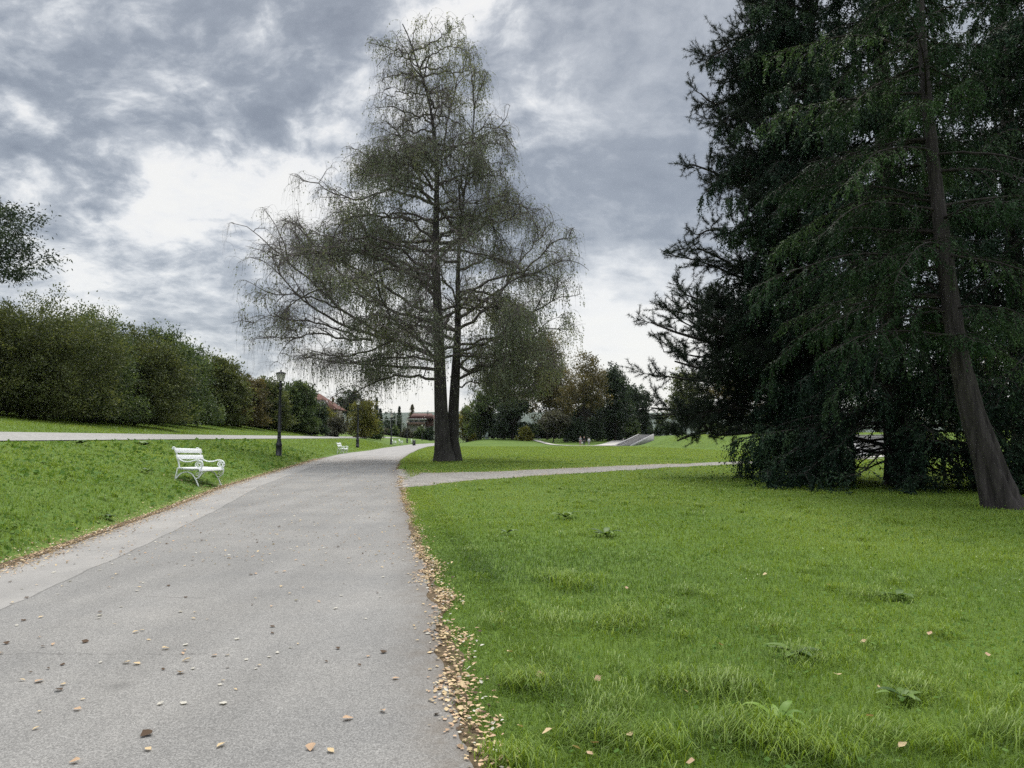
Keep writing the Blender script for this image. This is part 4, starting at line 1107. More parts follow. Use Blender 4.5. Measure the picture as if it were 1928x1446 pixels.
broadleaf('round_tree', 'dark round-crowned tree standing between tiled house and golden shrub', bush_at(655, 190), [(0, 0, zpx(752, 190) - 3, 2.9, 2.5, 2.6), (.6, 0, zpx(765, 190) - 3, 2.6, 2.5, 2.0), (-1.4, 0, zpx(768, 190) - 3, 2.0, 2, 1.6), (1.5, 0, zpx(770, 190) - 3.2, 2.4, 2, 1.6)], 150, 40, .42, M['fol_deep'], .3, 1, fill=.3, cr=.9)

def far_conifer(label, px, Y, top, base_py, hw, mat='fol_deep', name='spruce_tree'):
    X = (px - CX) / F * Y; zb = zpx(base_py, Y); h = zpx(top, Y) - zb; w = hw / F * Y
    root = empty(name, (X, Y, zb)); tag(root, label, 'tree', 'distant spruces beyond the path end')
    tb = MB(); tb.tubes(np.array([[0, 0, 0], [0, 0, h * .5], [0, 0, h * .98]]), np.array([.3, .18, .03]), 6); tb.build('trunk', M['dark_bark'], root)
    n = 520; z = h * (.06 + .93 * rng.random(n)); a = rng.random(n) * 6.28; rr = 1.7 * w * (1 - z / h) ** .75 * (.35 + .7 * rng.random(n)) + .05
    layer = .5 + .5 * np.abs(((z / h * 11) % 1) - .5) * 2; rr = rr * (.65 + .4 * layer)
    P = np.zeros((n, 4, 3)); k = np.linspace(0, 1, 4)
    P[:, :, 0] = np.cos(a)[:, None] * rr[:, None] * k; P[:, :, 1] = np.sin(a)[:, None] * rr[:, None] * k; P[:, :, 2] = z[:, None] - (k ** 1.3)[None] * rr[:, None] * .35 + .1 * k[None] ** 4 * rr[:, None]
    lb = MB(); sprays(lb, P, max(.09, w * .06), .5, .2, np.clip(.35 + .2 * rng.normal(size=n), 0, 1)); lb.build('crown', M[mat], root)
far_conifer('dark spruce with a sharp top right of the third lamp', 752, 290, 764, 832, 9)
far_conifer('broad brownish spruce standing above the balcony house', 776, 300, 760, 830, 14, 'fol_rust')
far_conifer('slender dark spruce just right of the golden shrub', 716, 270, 768, 832, 10)
far_conifer('thin pointed spruce peeking over the golden shrub', 709, 265, 748, 832, 8)
broadleaf('round_tree', 'round dark tree between the two pointed spruces', np.array([(738 - CX) / F * 280, 280, zpx(832, 280)]), [(0, 0, 7, 3.4, 3, 3.6), (1, 0, 5, 3, 3, 3)], 120, 30, .55, M['fol_deep'], .3, 1, fill=.3, cr=1.0)

# trees behind the lawn
gT = 'trees closing the far side of the lawn'
def big(label, px, Y, hw, top, mat, n, per, bottom=.18, fill=.3, leaf=None, tr=.35, base_py=None, cr=None, name='deciduous_tree', asp=.65):
    b = bush_at(px, Y)
    if base_py: b[2] = zpx(base_py, Y)
    w = hw / F * Y; h = (zpx(top, Y) - b[2]) * 1.06
    bl = []
    for q in range(8):
        zz = random.uniform(bottom + .2, .78); ww = w * math.sqrt(max(.15, 1 - ((zz - .5) / .56) ** 2))
        bl.append((random.uniform(-.5, .5) * ww, random.uniform(-.5, .5) * ww, h * zz, ww * random.uniform(.42, .62), ww * .5, h * random.uniform(.13, .2)))
    bl.append((0, 0, h * .84, w * .42, w * .4, h * .16))
    bl.append((-.45 * w, 0, h * (bottom + .18), w * .5, w * .45, h * .16)); bl.append((.45 * w, 0, h * (bottom + .18), w * .5, w * .45, h * .16))
    return broadleaf(name, label, b, bl, n, per, leaf or .0021 * Y, mat, tr, 1, gT, fill=fill, cr=cr or (.045 * h + .2), asp=asp)
big('tall rusty olive tree rising just right of the birch', 1030, 190, 62, 630, M['fol_rust'], 560, 44)
big('open-crowned brown leaved tree with sky showing through', 1100, 172, 52, 662, M['fol_rust'], 300, 34, .3, .2)
big('dark leafy tree between open-crowned tree and the conifer tips', 1158, 180, 40, 692, M['fol_deep'], 380, 44)
big('pale green loose tree seen through the hanging birch twigs', 950, 200, 52, 690, M['fol_olive'], 420, 40, .2, .3)
big('dark green tree with low crown right behind the birch stems', 905, 196, 38, 742, M['fol_green'], 330, 42, .05)
big('deep green tree with dark trunk behind the yellowish bush', 965, 188, 44, 752, M['fol_deep'], 380, 44, .06)
big('dark tree standing behind the grey willow shrub', 1045, 205, 50, 730, M['fol_deep'], 400, 44, .04)
big('dark rounded tree above the concrete ramp', 1130, 205, 55, 742, M['fol_deep'], 430, 44, .02)
big('dark tree nearest the top of the long stair flight', 1195, 212, 34, 728, M['fol_deep'], 360, 44, .0)
big('small yellow green tree beside the pale gate', 880, 205, 20, 770, M['fol_yellow'], 150, 40, .02)
big('olive tree on the mound behind the pine limbs', 1290, 190, 58, 700, M['fol_olive'], 420, 42, .05)
big('green brown tree behind the pine on the mound', 1390, 185, 60, 706, M['fol_rust'], 420, 42, .05)
big('dense olive tree on the mound glimpsed between pine and spruce', 1490, 170, 60, 690, M['fol_olive'], 400, 42, .02)
big('leafy tree on the terrace behind the stairs', 1650, 120, 90, 690, M['fol_deep'], 420, 42, .02)
big('leafy tree on the terrace behind the leaning trunk', 1830, 110, 110, 660, M['fol_rust'], 420, 42, .02)
gS = 'shrubs under the far trees'
shrub('grey willow-like shrub on a short stem in front of dark trees', 1040, 170, 34, 774, M['fol_grey'], gS, 190, 44, lift=.28, trunk=.14, nst=2, name='willow_shrub')
shrub('yellowish low bush at the lawn edge', 988, 180, 16, 806, M['fol_yellow'], gS, 80)
shrub('dark low shrub right of the grey willow shrub', 1082, 172, 26, 788, M['fol_deep'], gS, 140)
shrub('dark low shrub behind the three walkers', 1112, 178, 28, 785, M['fol_deep'], gS, 140)
shrub('dark shrub left of the stair flight', 1150, 182, 28, 782, M['fol_deep'], gS, 140)
shrub('small grey green shrub just below the stair top', 1180, 186, 22, 790, M['fol_green'], gS, 110)
shrub('dark green shrub behind the grey statue', 925, 196, 26, 785, M['fol_deep'], gS, 130)
shrub('low dark hedge bush at the crest of the mound', 1255, 175, 34, 798, M['fol_deep'], gS, 130)
shrub('dark bush on the mound under the pine limbs', 1345, 168, 40, 800, M['fol_green'], gS, 140)
shrub('dark bush on the mound near the weeping branches', 1430, 150, 40, 796, M['fol_deep'], gS, 140)
shrub('dark bush beside the steps behind the conifers', 1570, 100, 55, 790, M['fol_deep'], gS, 140)
for i, (px, tp, lb) in enumerate([(893, 792, 'low dark bush closing the lawn edge behind the gate railing'), (940, 800, 'low dark bush filling the gap under the pale green tree'), (962, 796, 'low dark bush at the foot of the deep green tree'), (1008, 797, 'low dark bush behind the yellowish bush'), (1028, 800, 'low dark bush just left of the willow stem'), (1062, 798, 'low dark bush just right of the willow stem'), (1212, 800, 'low dark bush at the head of the stairs')]):
    shrub(lb, px, 214, 24, tp, M['fol_deep'], gS, 110)
shrub('wide dark bush on the terrace at the photo edge', 1880, 80, 90, 770, M['fol_deep'], gS, 200)

# ------------------------------------------------------------------ benches
M['white_wood'] = plain_mat('white painted wood', (.72, .735, .735), .5, .4, .13, 14.)
M['white_iron'] = plain_mat('white painted iron', (.66, .69, .67), .4, .45, .10, 9.)
def curve(pts, n=24):
    """smooth curve through points (Catmull-Rom)"""
    P = np.array(pts, float); P = np.vstack([2 * P[0] - P[1], P, 2 * P[-1] - P[-2]]); out = []
    for i in range(1, len(P) - 2):
        for t in np.linspace(0, 1, 8, endpoint=False):
            a, b, c, d = P[i - 1], P[i], P[i + 1], P[i + 2]
            out.append(.5 * ((2 * b) + (c - a) * t + (2 * a - 5 * b + 4 * c - d) * t * t + (3 * b - a - 3 * c + d) * t ** 3))
    out.append(P[-2]); return np.array(out)

def make_bench(L=1.85):
    root = empty('park_bench'); tag(root, 'white ornate park bench', 'bench', 'white benches along the path')
    def spiral(cx, cz, r0, r1, a0, turns):
        a = a0 + np.linspace(0, turns * 2 * math.pi, 30); r = np.linspace(r0, r1, 30)
        return np.stack([cx + r * np.cos(a), np.zeros(30), cz + r * np.sin(a)], -1)
    # local frame: x forward (towards the path), y along the seat
    for s in (-1, 1):
        f = MB(); y = s * (L / 2 - .09)
        def tb(pts, r, sm=True):
            P = curve([(p[0], 0, p[1]) for p in pts]) if sm else np.array([(p[0], 0, p[1]) for p in pts])
            P = P + np.array([0, y, 0]); f.tubes(P, np.full(len(P), r), 6, cap=True)
        tb([(-.13, .95), (-.10, .90), (-.05, .72), (0, .55), (.03, .42)], .022)
        tb([(-.13, .95), (-.165, .955), (-.18, .92), (-.155, .90)], .02)
        tb([(-.045, .74), (.0, .66), (.10, .615), (.24, .615), (.36, .655), (.45, .66), (.525, .61), (.545, .53), (.51, .455)], .020)
        P = spiral(.455, .545, .085, .02, 1.2, 1.6) + np.array([0, y, 0]); f.tubes(P, np.full(30, .014), 5)
        tb([(.0, .42), (.25, .405), (.53, .43)], .02)
        tb([(-.02, .44), (-.03, .3), (-.06, .12), (-.08, 0)], .018)
        tb([(-.08, .0), (-.03, .16), (.07, .30), (.20, .345), (.32, .30), (.42, .17), (.50, 0), (.53, -.02)], .017)
        tb([(.53, .43), (.54, .36), (.52, .28), (.45, .20), (.40, .19)], .015)
        P = spiral(.455, .30, .065, .015, -.6, 1.3) + np.array([0, y, 0]); f.tubes(P, np.full(30, .011), 5)
        f.build('iron_frame', M['white_iron'], root, True)
    def plank(name, x, z, w, tilt, th=.016):
        b = MB(); c, s = math.cos(tilt), math.sin(tilt)
        b.box((x, 0, z), (w / 2, L / 2, th), [[c, 0, -s], [0, 1, 0], [s, 0, c]])
        o = b.build(name, M['white_wood'], root)
        md = o.modifiers.new('bev', 'BEVEL'); md.width = .006; md.segments = 2
    for x, z, w, a in ((.07, .440, .105, .05), (.19, .436, .105, .0), (.31, .440, .105, .06), (.43, .448, .11, .06), (.505, .425, .085, -1.15)): plank('seat_plank', x, z, w, a)
    plank('backrest_plank', -.085, .88, .125, math.radians(108)); plank('backrest_plank', -.032, .715, .115, math.radians(107))
    return root

def bench_dir(y): return math.atan2(float(XL(y + 4) - XL(y - 4)), 8.0)
bench = make_bench()
BL = ['white ornate park bench on the bank nearest the camera', 'white ornate park bench before the second lamp', 'white ornate park bench below the fourth lamp', 'white park bench partly hidden by the litter bin', 'white park bench at the path end beside the birch trunk']
bpos = [None, (641, 851, .95), (760, 836.5, .9), (785, 835.5, .8), (812, 834, .8)]
for i in range(5):
    o = bench if i == 0 else copy_tree(bench)
    o['label'] = BL[i]
    if i == 0:
        X, Y = BEN[0] - .62, BEN[1] + .92; o.location = (X, Y, .12); o.rotation_euler = (R(-1.5), R(3.5), R(1.5)); o.scale = (1.25, 1.08, 1.12)
    else:
        px, py, off = bpos[i]
        Y = {1: 72., 2: 136., 3: 150., 4: 176.}[i]; X = (px - CX) / F * Y
        Xe = float(XL(Y)) - off; o.location = (Xe if i > 1 else X, Y, H1(Xe if i > 1 else X, Y) - .02); o.rotation_euler = (0, 0, R(2)); o.scale = (1.1, 1.05, 1.1)

# ------------------------------------------------------------------ lamps
M['black_iron'] = plain_mat('black cast iron', (.012, .013, .017), .45, .4, .2, 5.)
def lamp_glass():
    m, t = newmat('white lamp glass')
    p = principled(t, (.85, .83, .80), .35, .4)
    tr = t.n('ShaderNodeBsdfTranslucent'); tr.inputs[0].default_value = (.98, .965, .94, 1)
    mx = t.n('ShaderNodeMixShader'); mx.inputs[0].default_value = .82
    o = [n for n in t.nt.nodes if n.type == 'OUTPUT_MATERIAL'][0]
    t.l(p.outputs[0], mx.inputs[1]); t.l(tr.outputs[0], mx.inputs[2]); t.l(mx.outputs[0], o.inputs[0]); return m
M['lamp_glass'] = lamp_glass()
def make_lamp():
    root = empty('street_lamp'); tag(root, 'black lamp', 'street lamp', 'old style lamps along the path')
    b = MB(); b.lathe([(.0, -.15), (.20, -.15), (.20, .06), (.175, .08), (.170, .55), (.185, .58), (.185, .66), (.165, .70), (.13, .85), (.105, 1.0), (.095, 1.04), (.115, 1.07), (.115, 1.13), (.085, 1.16)], 8, phase=.39); b.build('base', M['black_iron'], root)
    p = MB(); p.lathe([(.105, 1.15), (.095, 1.35), (.11, 1.38), (.11, 1.43), (.088, 1.46), (.085, 2.8), (.082, 3.85), (.10, 3.87), (.10, 3.95), (.085, 3.97), (.085, 4.12), (.11, 4.15), (.11, 4.22), (.07, 4.26), (.07, 4.36), (.12, 4.38), (.12, 4.40), (.0, 4.40)], 12); p.build('pole', M['black_iron'], root, True)
    g = MB(); g.lathe([(.175, 4.405), (.275, 4.83)], 6, phase=.5)
    gl = g.build('lantern', M['lamp_glass'], root)
    f = MB()
    for k in range(6):
        a = .5 + k * math.pi / 3; c, s = math.cos(a), math.sin(a)
        f.tubes(np.array([[.178 * c, .178 * s, 4.40], [.28 * c, .28 * s, 4.84]]), np.array([.008, .008]), 4)
    f.build('lantern_frame', M['black_iron'], gl)
    c = MB(); c.lathe([(.0, 4.84), (.30, 4.84), (.31, 4.865), (.28, 4.885), (.14, 4.93), (.06, 4.95), (.035, 4.96), (.045, 5.0), (.03, 5.03), (.012, 5.07), (.0, 5.08)], 12); c.build('cap', M['black_iron'], gl, True)
    return root
lamp = make_lamp()
LL = ['black cast-iron lamp with white lantern, tallest in view, behind the near bench', 'black lamp with white lantern standing just behind the second bench', 'black lamp with white lantern, third from the camera, before the low bushes', 'distant black lamp with white lantern in front of the balcony house', 'most distant black lamp, nearest the birch trunk']
for i, (px, Y, py) in enumerate([(526.5, 45.3, 858), (674, 82., 840), (737, 129., 835), (767, 172., 833), (795, 213., 833)]):
    o = lamp if i == 0 else copy_tree(lamp)
    X = (px - CX) / F * Y; z = min(zpx(py, Y), H1(X, Y) + .12) if i == 0 else H1(X, Y)
    o.location = (X, Y, zpx(py, Y)); o.rotation_euler = (0, R(.4), random.random()); o['label'] = LL[i]

# litter bin
M['bin'] = plain_mat('dark bin metal', (.014, .015, .016), .5, .4)
bn = empty('litter_bin', ((780 - CX) / F * 145, 145., 0)); tag(bn, 'black litter bin next to a distant white bench', 'litter bin')
bn.location = (bn.location[0], 145., H1(bn.location[0], 145.))
m_ = MB(); m_.lathe([(.0, .05), (.26, .05), (.30, .1), (.30, .9), (.0, .9)], 14); m_.build('body', M['bin'], bn, True)
m_ = MB(); m_.lathe([(.0, .96), (.33, .96), (.33, 1.02), (.2, 1.1), (.0, 1.12)], 14); m_.build('lid', M['bin'], bn, True)
m_ = MB()
for a in (0, 2.1, 4.2): m_.tubes(np.array([[.27 * math.cos(a), .27 * math.sin(a), 0], [.27 * math.cos(a), .27 * math.sin(a), .98]]), np.array([.02, .02]), 6)
m_.build('bin_frame', M['bin'], bn)

# ------------------------------------------------------------------ houses
def tiles(name, c0, c1):
    m, t = newmat(name)
    tc = t.n('ShaderNodeTexCoord').outputs['Object']
    w = t.n('ShaderNodeTexWave'); w.inputs['Scale'].default_value = 2.6; w.inputs['Distortion'].default_value = .4; w.bands_direction = 'Z'; t.l(tc, w.inputs[0])
    a = t.noise(tc, 1.2, 5, .7)
    principled(t, t.ramp(t.math('ADD', t.math('MULTIPLY', w.outputs['Fac'], .3), t.math('MULTIPLY', a, .7)), [(.3, c0), (.65, c1)]), .85, .2, w.outputs['Fac'], .5, .05); return m
M['tile_red'] = tiles('red roof tiles', (.075, .037, .030), (.135, .066, .052))
M['tile_brown'] = tiles('brown roof tiles', (.065, .036, .032), (.12, .065, .055))
M['render'] = plain_mat('pale render', (.26, .25, .22), .9, .1, .1, 1.)
M['render_grey'] = plain_mat('grey render', (.23, .22, .21), .9, .1, .1, 1.)
M['glass'] = plain_mat('dark window glass', (.05, .06, .07), .15, .5)
M['trim'] = plain_mat('white window frames', (.42, .42, .41), .6, .3)
M['timber'] = plain_mat('dark timber', (.09, .06, .045), .8, .2)

def window(parent, c, w, h, face):
    """face 'y': looks towards -Y"""
    f = MB()
    f.box((c[0], c[1], c[2] + h / 2 + .05), (w / 2 + .1, .06, .05)); f.box((c[0], c[1], c[2] - h / 2 - .05), (w / 2 + .1, .09, .05))
    for s in (-1, 1): f.box((c[0] + s * (w / 2 + .05), c[1], c[2]), (.05, .06, h / 2))
    f.box((c[0], c[1], c[2]), (.03, .05, h / 2))
    o = f.build('window', M['trim'], parent)
    g = MB(); g.box((c[0], c[1] + .02, c[2]), (w / 2, .03, h / 2)); g.build('pane', M['glass'], o)

def tiled_house():
    Y = 175.; zE = zpx(770, Y); zR = zpx(739, Y); zB = H1((600 - CX) / F * Y, Y) - 1.
    xr = (634 - CX) / F * Y; xa = (592 - CX) / F * Y; W = xr - xa
    root = empty('house', (xa, Y, zB)); tag(root, 'pale house with steep red tiled roof behind the hedge', 'house')
    e, rg = zE - zB, zR - zB
    b = MB(); b.box((-2.5, 4.5, e / 2), (W + 2.1, 4.2, e / 2)); b.build('wall', M['render'], root)
    r = MB(); x0, x1 = -2.5 - W - 2.5, W + .2; y0, y1 = -.4, 9.4
    V = [[x0, y0, e], [x1, y0, e], [x1, y1, e], [x0, y1, e], [-4.5, 4.5, rg], [0, 4.5, rg], [x0, y0, e - .25], [x1, y0, e - .25], [x1, y1, e - .25], [x0, y1, e - .25]]
    r.add(V, [[0, 1, 5, 4], [2, 3, 4, 5], [6, 7, 1, 0], [7, 8, 2, 1], [8, 9, 3, 2], [9, 6, 0, 3], [9, 8, 7, 6]]); r.add(V, [[1, 2, 5], [3, 0, 4]])
    rf = r.build('roof', M['tile_red'], root)
    c = MB(); c.box((W * .62, 4.5, e + (rg - e) * .62), (.25, .25, .55)); c.build('chimney', M['timber'], rf)
    # hipped dormer facing the park
    d = MB(); dx, dw, dh = W * .28, W * .42, (rg - e) * .48
    d.add([[dx - dw, -.25, e + .2], [dx + dw, -.25, e + .2], [dx + dw * .45, -.25, e + .2 + dh], [dx - dw * .45, -.25, e + .2 + dh], [dx - dw, 3.4, e + .2], [dx + dw, 3.4, e + .2], [dx + dw * .45, 4.2, e + .2 + dh], [dx - dw * .45, 4.2, e + .2 + dh]],
          [[0, 1, 2, 3], [3, 2, 6, 7], [1, 5, 6, 2], [4, 0, 3, 7], [4, 5, 1, 0], [7, 6, 5, 4]])
    dm = d.build('dormer', M['render_grey'], root)
    for k in (-.28, .28): window(dm, (dx + k * dw, -.33, e + .2 + dh * .45), dw * .32, dh * .5, 'y')
    k = MB(); k.tubes(np.array([[dx - dw - .15, -.42, e + .15], [dx - dw * .47, -.42, e + .28 + dh], [dx + dw * .47, -.42, e + .28 + dh], [dx + dw + .15, -.42, e + .15]]), np.full(4, .12), 4); k.build('dormer_roof', M['tile_red'], dm)
    for k in (-.5, .1, .7): window(root, (W * k, .26, e * .7), 1.1, 1.4, 'y')
tiled_house()

def balcony_house():
    Y = 268.; xl, xr = (768 - CX) / F * Y, (800 - CX) / F * Y; zB = zpx(832, Y); sc_ = Y / F
    root = empty('house', (xl, Y, zB)); tag(root, 'grey house with balcony and brown tiled roof at the end of the path', 'house')
    W = xr - xl; hE = zpx(790, Y) - zB; hB = zpx(798, Y) - zB; hR = zpx(782, Y) - zB
    b = MB(); b.box((W / 2, 4, hE / 2), (W / 2, 4, hE / 2)); b.box((W + 3.2, 5.5, hE * .36), (3.2, 3.5, hE * .36)); b.build('wall', M['render_grey'], root)
    r = MB()
    r.box((W / 2 - .1, 3.4, hE + .12), (W / 2 + .7, 4.7, .12)); r.build('eaves_slab', M['trim'], root)
    r = MB(); V = [[-.4, 0, hE + .25], [W + 3, 0, hE + .25], [W + 3, 8, hE + .25], [-.4, 8, hE + .25], [1.5, 4, hR + .8], [W + 2, 4, hR + .8]]
    r.add(V, [[0, 1, 5, 4], [2, 3, 4, 5], [3, 2, 1, 0]]); r.add(V, [[1, 2, 5], [3, 0, 4]])
    V = [[W + .1, 1.4, hE * .72], [W + 7, 1.4, hE * .72], [W + 7, 10, hE * .72], [W + .1, 10, hE * .72], [W + .1, 6, hR + .2], [W + 6, 6, hR + .2]]
    r.add(V, [[0, 1, 5, 4], [2, 3, 4, 5], [3, 2, 1, 0]]); r.add(V, [[1, 2, 5], [3, 0, 4]])
    rf = r.build('roof', M['tile_brown'], root)
    c = MB(); c.box((W + .6, 4, hR + 1.2), (.3, .3, .6)); c.build('chimney', M['trim'], rf)
    b = MB(); b.box((W / 2, -.7, hB - .5), (W / 2 + .2, .7, .1)); b.box((W / 2, -1.38, hB), (W / 2 + .2, .05, .45)); b.build('balcony', M['timber'], root)
    for k in (.2, .5, .8): window(root, (W * k, -.02, hB + (hE - hB) * .45), .9, 1.2, 'y')
    for k in (.25, .55, .85): window(root, (W * k, -.02, hB * .55), .9, 1.3, 'y')
balcony_house()
def garage():
    Y = 250.; X = (812 - CX) / F * Y; zB = zpx(834, Y)
    root = empty('garage', (X, Y, zB)); tag(root, 'low pale garage with white door posts beside the birch trunk', 'garage')
    h = zpx(811, Y) - zB
    b = MB(); b.box((0, 2.2, h / 2), (2.9, 2, h / 2)); b.build('wall', M['render_grey'], root)
    b = MB(); b.box((0, 2, h + .12), (3.1, 2.3, .12)); b.build('roof', M['trim'], root)
    b = MB(); b.box((-.6, .16, h * .42), (1.4, .03, h * .4)); b.build('door', M['glass'], root)
    for x in (-2.2, .95, 2.0):
        b = MB(); b.box((x, .1, h / 2), (.16, .1, h / 2)); b.build('door_post', M['trim'], root)
garage()
def red_house():
    Y = 232.; X = (1104 - CX) / F * Y; zB = zpx(826, Y)
    root = empty('house', (X, Y, zB)); tag(root, 'house with bright red roof glimpsed through the far trees', 'house')
    e, rg = zpx(788, Y) - zB, zpx(772, Y) - zB
    b = MB(); b.box((0, 4, e / 2), (3.8, 3.6, e / 2)); b.build('wall', M['render'], root)
    r = MB(); V = [[-4.3, -.2, e], [4.3, -.2, e], [4.3, 8.2, e], [-4.3, 8.2, e], [-3.4, 4, rg], [3.4, 4, rg]]
    r.add(V, [[0, 1, 5, 4], [2, 3, 4, 5], [3, 2, 1, 0]]); r.add(V, [[1, 2, 5], [3, 0, 4]]); r.build('roof', M['tile_bright'], root)
    for k in (-1.6, 1.6): window(root, (k, .36, e * .75), 1.1, 1.3, 'y')
M['tile_bright'] = tiles('bright red roof', (.30, .08, .06), (.42, .14, .11))
red_house()

# utility poles and the sports frame
M['pole'] = plain_mat('grey pole', (.32, .32, .31), .7, .3)
def pole(label, px, Y, top, bot, r, arm=None):
    X = (px - CX) / F * Y; zB, zT = zpx(bot, Y), zpx(top, Y)
    root = empty('utility_pole', (X, Y, zB)); tag(root, label, 'pole', 'poles beyond the path end')
    b = MB(); b.tubes(np.array([[0, 0, -.3], [0, 0, (zT - zB) * .5], [0, 0, zT - zB]]), np.array([r, r * .85, r * .7]), 8, cap=True); b.build('shaft', M['pole'], root, True)
    if arm:
        b = MB(); b.tubes(np.array([[arm[0], 0, zT - zB - arm[2]], [arm[1], 0, zT - zB - arm[2]]]), np.array([.06, .06]), 6, cap=True); b.build('crossbar', M['pole'], root)
pole('thick grey pole with long crossbar right of the third lamp', 746, 240, 780, 834, .16, (-4.8, .2, 1.7))
pole('grey pole left of the balcony house', 757.5, 245, 787, 834, .13, (0, 1.9, 1.5))
pole('thin grey pole left of the third lamp', 735.5, 250, 790, 834, .06)
pole('pale pole close to the birch trunk', 817.5, 240, 788, 834, .1)
# pale gate and railing
gt = empty('gate', ((874 - CX) / F * 205, 205, H1((874 - CX) / F * 205, 205) - .3)); tag(gt, 'pale metal gate right beside the birch stems', 'gate')
for x in (-1.0, -.35, .35, 1.0):
    b = MB(); b.box((x, 0, .75), (.05, .05, .75)); b.build('gate_post', M['trim'], gt)
b = MB(); b.box((0, .06, 1.4), (1.02, .02, .06)); b.box((0, .06, .45), (1.02, .02, .06)); b.lathe([(0, 1.5), (.28, 1.5), (.22, 1.72), (0, 1.75)], 8); b.build('gate_rail', M['trim'], gt)
fn = empty('railing', ((884 - CX) / F * 207, 207, H1((884 - CX) / F * 207, 207) - .1)); tag(fn, 'short grey railing running off from the pale gate', 'railing')
b = MB(); b.box((0, 0, 1.0), (.95, .03, .05)); b.box((0, 0, .55), (.95, .025, .4)); b.build('rail_panel', M['render_grey'], fn)
for x in (-.9, .9):
    b = MB(); b.box((x, -.07, .6), (.05, .04, .75)); b.build('railing_post', M['trim'], fn)

# ------------------------------------------------------------------ people, statue, bicycle
def skin_obj(name, pts, edges, radii, mat, parent, sub=2):
    me = bpy.data.meshes.new(name); me.from_pydata([tuple(p) for p in pts], edges, []); me.materials.append(mat)
    o = bpy.data.objects.new(name, me); COL.objects.link(o); o.parent = parent
    sk = o.modifiers.new('skin', 'SKIN'); sk.use_smooth_shade = True
    for i, v in enumerate(me.skin_vertices[0].data):
        rr = radii[i]; v.radius = (rr, rr) if not isinstance(rr, tuple) else rr; v.use_root = (i == 0)
    s = o.modifiers.new('sub', 'SUBSURF'); s.levels = sub; s.render_levels = sub
    return o
M['skin'] = plain_mat('skin', (.45, .29, .22), .6, .3, .05)
M['hair_d'] = plain_mat('dark hair', (.03, .022, .018), .7, .3)
M['hair_l'] = plain_mat('light brown hair', (.16, .10, .06), .7, .3)
def person(label, px, Y, h, top, legs, hair, stride=.14, armbend=.1, turn=0.):
    X = (px - CX) / F * Y; root = empty('person', (X, Y, H1(X, Y) + .06), turn); tag(root, label, 'person', 'walkers on the concrete ramp')
    k = h / 1.72
    J = {'pel': (0, 0, .95), 'wai': (0, 0, 1.1), 'che': (0, 0, 1.32), 'nec': (0, 0, 1.47), 'hd0': (0, -.01, 1.56), 'hd1': (0, -.02, 1.64), 'hd2': (0, 0, 1.70),
         'shl': (-.18, 0, 1.40), 'ell': (-.24, .02, 1.13), 'wrl': (-.22, -armbend, .90), 'hal': (-.21, -armbend - .03, .80), 'shr': (.18, 0, 1.40), 'elr': (.24, .03, 1.13), 'wrr': (.22, .05 - armbend, .90), 'har': (.21, .02 - armbend, .80),
         'hil': (-.10, 0, .90), 'knl': (-.11, -stride * .6, .50), 'anl': (-.11, -stride, .09), 'tol': (-.12, -stride - .16, .03), 'hir': (.10, 0, .90), 'knr': (.11, .02, .50), 'anr': (.11, stride, .10), 'tor': (.12, stride - .15, .04)}
    Rd = {'pel': .12, 'wai': .11, 'che': .13, 'nec': .055, 'hd0': .075, 'hd1': .09, 'hd2': .07, 'shl': .06, 'ell': .043, 'wrl': .03, 'hal': .035, 'shr': .06, 'elr': .043, 'wrr': .03, 'har': .035, 'hil': .085, 'knl': .058, 'anl': .04, 'tol': .032, 'hir': .085, 'knr': .058, 'anr': .04, 'tor': .032}
    E = [('pel', 'wai'), ('wai', 'che'), ('che', 'nec'), ('nec', 'hd0'), ('hd0', 'hd1'), ('hd1', 'hd2'), ('che', 'shl'), ('shl', 'ell'), ('ell', 'wrl'), ('wrl', 'hal'), ('che', 'shr'), ('shr', 'elr'), ('elr', 'wrr'), ('wrr', 'har'), ('pel', 'hil'), ('hil', 'knl'), ('knl', 'anl'), ('anl', 'tol'), ('pel', 'hir'), ('hir', 'knr'), ('knr', 'anr'), ('anr', 'tor')]
    def part(name, keys, grow_, mat):
        ks = [q for q in J if q in keys]; ix = {q: i for i, q in enumerate(ks)}
        skin_obj(name, [tuple(np.array(J[q]) * k) for q in ks], [(ix[a], ix[b]) for a, b in E if a in ix and b in ix], [(Rd[q] + grow_) * k for q in ks], mat, root, 1)
    part('body', set(J), 0, M['skin'])
    part('jacket', {'pel', 'wai', 'che', 'shl', 'ell', 'wrl', 'shr', 'elr', 'wrr'}, .022, top)
    part('trousers', {'pel', 'hil', 'knl', 'anl', 'hir', 'knr', 'anr'}, .018, legs)
    hb = MB(); hb.lathe([(0, .125), (.06, .11), (.10, .06), (.108, 0), (.095, -.06), (.0, -.06)], 10, (0, .022, 1.645)); hb.V[0] *= k; hb.build('hair', hair, root, True)
M['cl_grey'] = plain_mat('grey cloth', (.25, .25, .27), .9, .1); M['cl_mauve'] = plain_mat('mauve cloth', (.30, .17, .20), .9, .1)
M['cl_black'] = plain_mat('black cloth', (.012, .013, .017), .9, .1); M['cl_slate'] = plain_mat('slate cloth', (.035, .05, .055), .9, .1); M['cl_white'] = plain_mat('pale cloth', (.5, .52, .55), .9, .1)
PYp = 137.5
person('person in a grey top and mauve trousers, leftmost of the three walkers', 1092.5, PYp, 1.66, M['cl_grey'], M['cl_mauve'], M['hair_l'], .12)
person('person in a black jacket walking between two companions', 1099.5, PYp + .6, 1.70, M['cl_black'], M['cl_slate'], M['hair_d'], .16, .14)
person('shorter person in pale clothes walking a little apart', 1108.5, PYp + 1., 1.45, M['cl_white'], M['cl_grey'], M['hair_d'], .12)
